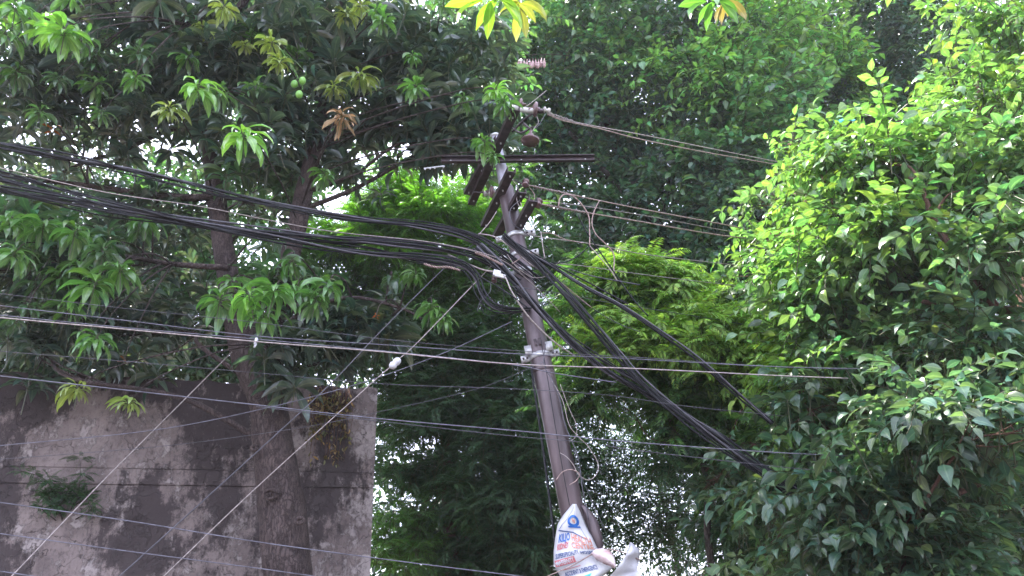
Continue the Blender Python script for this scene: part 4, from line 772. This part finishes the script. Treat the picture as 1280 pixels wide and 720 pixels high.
wire('short thin wire crossing the very bottom left corner', [(-40, 708), (0, 714), (60, 723), (160, 738)], .005, 'grey_wire', W5)
wire('left stay wire slanting down across the wall from the mango trunk', [(-30, 765), (15, 720), (125, 605), (190, 540), (290, 440)], .006, 'alu_wire', lambda x: 6.2 + x * .0028, G4, 'stay_wire')
wire('middle stay wire running from the cable cluster down past the mango trunk', [(110, 755), (150, 720), (320, 566), (413, 480), (477, 413), (563, 328), (600, 300)], .0055, 'dark_wire', lambda x: 5.2 + x * .0018, G4, 'stay_wire')
st = thing('stay_wire', P(495, 455, 6), 'right stay wire with a white egg insulator part way down', 'wire', G4)
mb = MB(); tube(mb, wpath([(170, 752), (205, 720), (320, 610), (460, 483), (490, 457)], lambda x: 5.3 + x * .0016), .0042, 6); mb.build('stay_strand', 'alu_wire', st)
mb = MB(); tube(mb, wpath([(497, 450), (520, 430), (580, 368), (628, 318)], lambda x: 5.3 + x * .0016), .0042, 6); mb.build('stay_strand', 'alu_wire', st)
a = P(488, 460, 6.09); b = P(500, 448, 6.1); mb = MB(); lathe(mb, a, b - a, [(0, .015), (.012, .03), (.04, .036), (.055, .026), (.07, .036), (.1, .03), (.115, .015)], 16); mb.build('egg_insulator', 'white_vinyl', st)
tgm = MB(); c = P(320, 427, 5.2); box(tgm, c, basis((.1, .2, 1)), (.012, .008, .028)); box(tgm, c + np.array([0, -.004, -.035]), basis((.4, .1, 1)), (.007, .006, .016)); tag(tgm.build('wire_tag', 'white_vinyl'), 'small white tag clipped on the pale wires in front of the mango trunk', 'tag')
# bare conductors to the right
RY_ = lambda x: np.interp(x, [640, 1000, 1100], [6.1, 8.6, 9.2])
wire('upper strand of the top conductor pair leaving the highest insulator', [(684, 141), (700, 148), (740, 157), (800, 168), (880, 184), (975, 203), (1100, 228)], .007, 'alu_wire', RY_, G3, 'conductor')
wire('lower strand of the top conductor pair leaving the highest insulator', [(684, 143), (705, 151), (750, 161), (800, 174), (880, 190), (960, 204), (1080, 226)], .008, 'copper_wire', RY_, G3, 'conductor')
wire('rusty conductor from the upper spool insulator running right', [(658, 231), (690, 238), (740, 249), (800, 261), (880, 276), (960, 291), (1080, 312)], .009, 'copper_wire', RY_, G3, 'conductor')
wire('thin conductor between the two rusty ones right of the pole', [(675, 251), (740, 259), (820, 272), (900, 287), (980, 300), (1080, 316)], .005, 'alu_wire', RY_, G3, 'conductor')
wire('rusty conductor from the lower spool insulator running right', [(675, 255), (700, 260), (740, 267), (800, 277), (900, 294), (1000, 305), (1080, 318)], .0095, 'copper_wire', RY_, G3, 'conductor')
wire('pale conductor starting beside the upper clamps and dipping gently to the right', [(665, 294), (680, 297), (740, 305), (800, 317), (880, 327), (960, 336), (1080, 350)], .006, 'alu_wire', RY_, G3, 'conductor')
wire('lowest conductor running right behind the neem leaf tips', [(678, 328), (725, 332), (780, 340), (850, 349), (920, 357), (1000, 366), (1080, 376)], .005, 'alu_wire', RY_, G3, 'conductor')
wire('thin wire ending in the neem leaves below the lowest conductor', [(640, 358), (690, 365), (760, 378), (850, 392), (940, 407), (1010, 418)], .004, 'dark_wire', RY_, G3, 'conductor')
# wrapped ties on conductors
def wrap(label, p0, p1, Yf):
    a = P(*p0, Yf(p0[0])); b = P(*p1, Yf(p1[0])); n = 90; q = np.linspace(0, 1, n); c = a + (b - a) * q[:, None]; x, y, z = basis(b - a); an = q * 2 * math.pi * 14
    mb = MB(); tube(mb, c + (.014 + .004 * np.sin(q * 31))[:, None] * (np.cos(an)[:, None] * x + np.sin(an)[:, None] * y), .004, 5); tag(mb.build('binding_wire', 'alu_wire'), label, 'wire', 'binding wire wraps')
wrap('spiral binding on the rusty conductor next to the upper spool insulator', (668, 234), (712, 243), RY_); wrap('spiral binding on the rusty conductor next to the lower spool insulator', (684, 257), (738, 267), RY_); wrap('spiral binding on the conductor pair beside the highest insulator', (686, 142), (718, 153), RY_)
JJ = lambda x: np.interp(x, [560, 640, 780], [6.3, 6.15, 6.6])
for lab, pts, r, mat in (
    ('brown jumper looping up over the lower conductor and down to the junction', [(698, 258), (700, 248), (707, 243), (720, 248), (735, 268), (737, 290), (737, 307)], .008, 'copper_wire'),
    ('long brown jumper curling down from the upper conductor beside the junction', [(749, 251), (742, 266), (740, 280), (745, 293), (757, 305), (767, 318), (767, 342)], .007, 'copper_wire'),
    ('black lead curving from the junction back to the pole clamps', [(737, 307), (722, 320), (705, 328), (682, 330), (664, 338), (650, 330)], .007, 'black_cable'),
    ('pale lead running from the junction down into the neem leaves', [(737, 307), (750, 322), (762, 336), (772, 352)], .007, 'alu_wire'),
    ('black lead next to the pale one falling from the junction', [(722, 268), (732, 288), (748, 312), (764, 335), (790, 372), (810, 395)], .008, 'black_cable'),
    ('thin straight wire standing up beside the upper clamps', [(676, 290), (678, 305), (681, 323)], .006, 'alu_wire'),
    ('thin curved wire arching right from the standing wire', [(676, 291), (690, 292), (706, 299), (730, 304)], .005, 'copper_wire'),
    ('pale stiff wire crossing the clamps from upper left', [(598, 292), (618, 296), (640, 310), (656, 325), (668, 334)], .008, 'alu_wire'),
    ('pale cable dropping from the left junction box across the pole', [(560, 318), (600, 336), (628, 343), (640, 365), (660, 395), (690, 425), (720, 446)], .009, 'alu_wire'),
    ('dark cable crossing low behind the left junction box', [(598, 345), (620, 357), (640, 370), (660, 385)], .008, 'black_cable'),
    ('thick dark lead running right from the clamps towards the neem', [(655, 318), (690, 330), (720, 345), (752, 362), (785, 380)], .009, 'black_cable'),
    ('thin dark wire running right along the lowest conductor', [(668, 330), (700, 333), (740, 345), (800, 356)], .006, 'dark_wire'),
    ('reddish wire bent across the clamps at the middle of the pole', [(640, 330), (652, 322), (664, 316), (676, 322), (684, 338), (712, 362), (740, 385)], .006, 'copper_wire'),
    ('thin wire hanging from the second bracket arm to the bundles', [(621, 264), (612, 278), (598, 294)], .006, 'alu_wire'),
    ('thin loop drooping between the two spool insulators', [(660, 232), (668, 244), (664, 256), (655, 262), (650, 252)], .004, 'copper_wire'),
    ('thin black loop bulging right of the upper clamps', [(662, 298), (676, 304), (690, 316), (688, 330), (676, 334), (664, 326)], .004, 'black_cable'),
    ('thin pale loop sagging below the upper clamps', [(634, 318), (646, 334), (664, 346), (680, 346), (690, 336), (700, 326)], .004, 'alu_wire'),
    ('fine wire hooking from the second spool insulator down to the clamps', [(674, 258), (684, 270), (680, 286), (668, 296), (662, 310)], .0035, 'dark_wire'),
    ('fine wire twisting from the crossarm end of the first bracket', [(640, 224), (648, 236), (646, 250), (652, 262), (660, 270)], .0035, 'alu_wire'),
    ('long thin dark wire sagging from the clamps into the neem crown', [(650, 320), (690, 348), (730, 378), (768, 402), (800, 415)], .004, 'dark_wire'),
    ('thin black loop swinging left below the connector block', [(625, 345), (630, 372), (622, 392), (608, 394), (600, 380), (604, 362)], .004, 'black_cable'),
    ('small wire curl hanging below the left junction box', [(613, 352), (613, 364), (606, 372), (600, 378), (596, 390)], .004, 'dark_wire'),
    ('grey jumper dropping from the third bracket arm', [(650, 250), (638, 262), (640, 278), (655, 290), (668, 300)], .005, 'dark_wire'),
    ('thin wire from the top insulator to the first bracket arm', [(682, 142), (672, 158), (662, 160), (650, 166)], .004, 'dark_wire'),
    ('thin pale wire rising right from the top insulator', [(650, 137), (662, 130), (676, 119), (683, 113)], .004, 'alu_wire'),
    ('twisting pale loop round the pole top insulators', [(668, 140), (673, 152), (668, 160), (660, 172), (656, 180)], .004, 'alu_wire'),
    ('thick dark cable hanging beside the lower pole on its left', [(664, 455, 6.42), (667, 480, 6.45), (677, 547, 6.5), (689, 640, 6.55), (695, 690, 6.55), (702, 760, 6.55)], .013, 'black_cable'),
    ('thin dark cable tied down the face of the lower pole', [(676, 425), (684, 470), (692, 520), (704, 590), (712, 632)], .004, 'black_cable'),
    ('second thin dark cable twisting down the right of the lower pole', [(682, 430), (680, 455), (690, 475), (700, 500), (706, 530), (722, 570), (728, 610), (736, 650)], .005, 'dark_wire'),
    ('loose grey loop bulging right of the pole above the banner', [(690, 476), (703, 500), (711, 530), (722, 545), (735, 558), (747, 578), (746, 592), (736, 600), (724, 594), (716, 580), (708, 571), (700, 566)], .004, 'alu_wire'),
    ('short pale loop standing out from the pole beside the grey loop', [(700, 480), (712, 512), (720, 530), (720, 545), (712, 552)], .003, 'alu_wire'),
    ('thin wire falling from the grey loop towards the torn poster', [(716, 560), (724, 590), (735, 615), (746, 640), (757, 665)], .003, 'dark_wire'),
    ('copper wire wound round the pole above the banner', [(695, 600), (703, 590), (714, 587), (724, 592), (721, 600), (712, 606)], .005, 'copper_wire'),
    ('pale rope tied across the banner and curling off to the right', [(672, 726), (690, 718), (715, 707), (740, 693), (755, 687), (770, 688), (785, 693), (800, 700)], .006, 'copper_wire')):
    wire(lab, pts, r, mat, (lambda x: 6.12 + (x - 660) * .0012) if pts[0][1] > 420 else JJ, G5, 'jumper_wire')
mb = MB(); c = P(621, 342, 6.18); box(mb, c, basis((1, .2, -.2)), (.022, .03, .035)); box(mb, c + np.array([.03, -.01, -.03]), basis((1, .2, -.2)), (.012, .02, .05)); o = mb.build('junction_box', 'galv', None, False); bv = o.modifiers.new('b', 'BEVEL'); bv.width = .006; bv.segments = 2
tag(o, 'small grey connector block tied among the cables left of the pole', 'junction box')
for lab, pts in (('twisted copper splice lying on the middle bundle left of the pole', [(594, 316), (606, 320), (618, 326), (628, 331)]), ('twisted splice of bare wire on the left end of the middle bundle', [(530, 330), (545, 334), (560, 334), (575, 338)])):
    q = wpath(pts, 6.12, 10); t_, u_, v_ = frames(q); an = np.linspace(0, 40, len(q)); mb = MB()
    for ph in (0, 3.1): tube(mb, q + .008 * (np.cos(an + ph)[:, None] * u_ + np.sin(an + ph)[:, None] * v_), .006, 5)
    tag(mb.build('wire_splice', 'copper_wire'), lab, 'splice', 'wire splices near the pole')

# ------------------------------------------------------------------ odd things caught in the leaves
pods = thing('dried_pod_cluster', P(664, 74, 8), 'row of dried pinkish brown pods hanging from a thin twig above the pole', 'seed pods')
mb = MB(); q = wpath([(630, 78), (642, 72), (660, 69), (690, 68), (712, 70)], 8); tube(mb, q, .006, 6); mb.build('twig', 'dark_bark', pods)
for i in range(10):
    mb = MB(); x = 648 + i * 3.6; a = P(x, 76 + rng.uniform(-1, 1), 8 + rng.uniform(-.03, .03)); lathe(mb, a, (rng.normal(0, .12), .05, -1), [(-.045, .003), (-.01, .005), (0, .01), (.03, .02), (.08, .024), (.11, .016), (.125, .004)], 9); mb.build('pod', 'pod', pods)
mb = MB(); vs = []
for i in range(9):
    x = 1042 + i * 3.4
    for dy in (-2.2, 0, 2.4): vs.append(P(x, 152 - i * .35 + dy * (1 - abs(i - 3) / 9) + .8 * math.sin(i), 9.4 + .03 * math.sin(i * 1.3 + dy)))
mb.add(vs, [(3 * i + j, 3 * i + j + 1, 3 * i + j + 4, 3 * i + j + 3) for i in range(8) for j in (0, 1)]); o = mb.build('kite_scrap', 'turq'); o.modifiers.new('t', 'SOLIDIFY').thickness = .002
tag(o, 'scrap of turquoise paper kite caught in the leaves at upper right', 'kite scrap')

# ------------------------------------------------------------------ thin haze fading far trees, added to stand in for lens veil
mh = bpy.data.materials.new('haze'); mh.use_nodes = True; n = mh.node_tree; n.nodes.clear()
o_ = n.nodes.new('ShaderNodeOutputMaterial'); pv = n.nodes.new('ShaderNodeVolumePrincipled'); pv.inputs['Color'].default_value = (.86, .9, 1, 1)
pv.inputs['Density'].default_value = .0008; pv.inputs['Anisotropy'].default_value = .2; n.links.new(pv.outputs[0], o_.inputs['Volume']); M['haze'] = mh
mb = MB(); box(mb, (0, 150, 10.5), np.eye(3), (640, 790, 11.5)); o = mb.build('haze', 'haze', None, False); o['kind'] = 'stuff'; o['label'] = 'thin pale haze over the street and trees, added for lens veil'; o['category'] = 'haze'
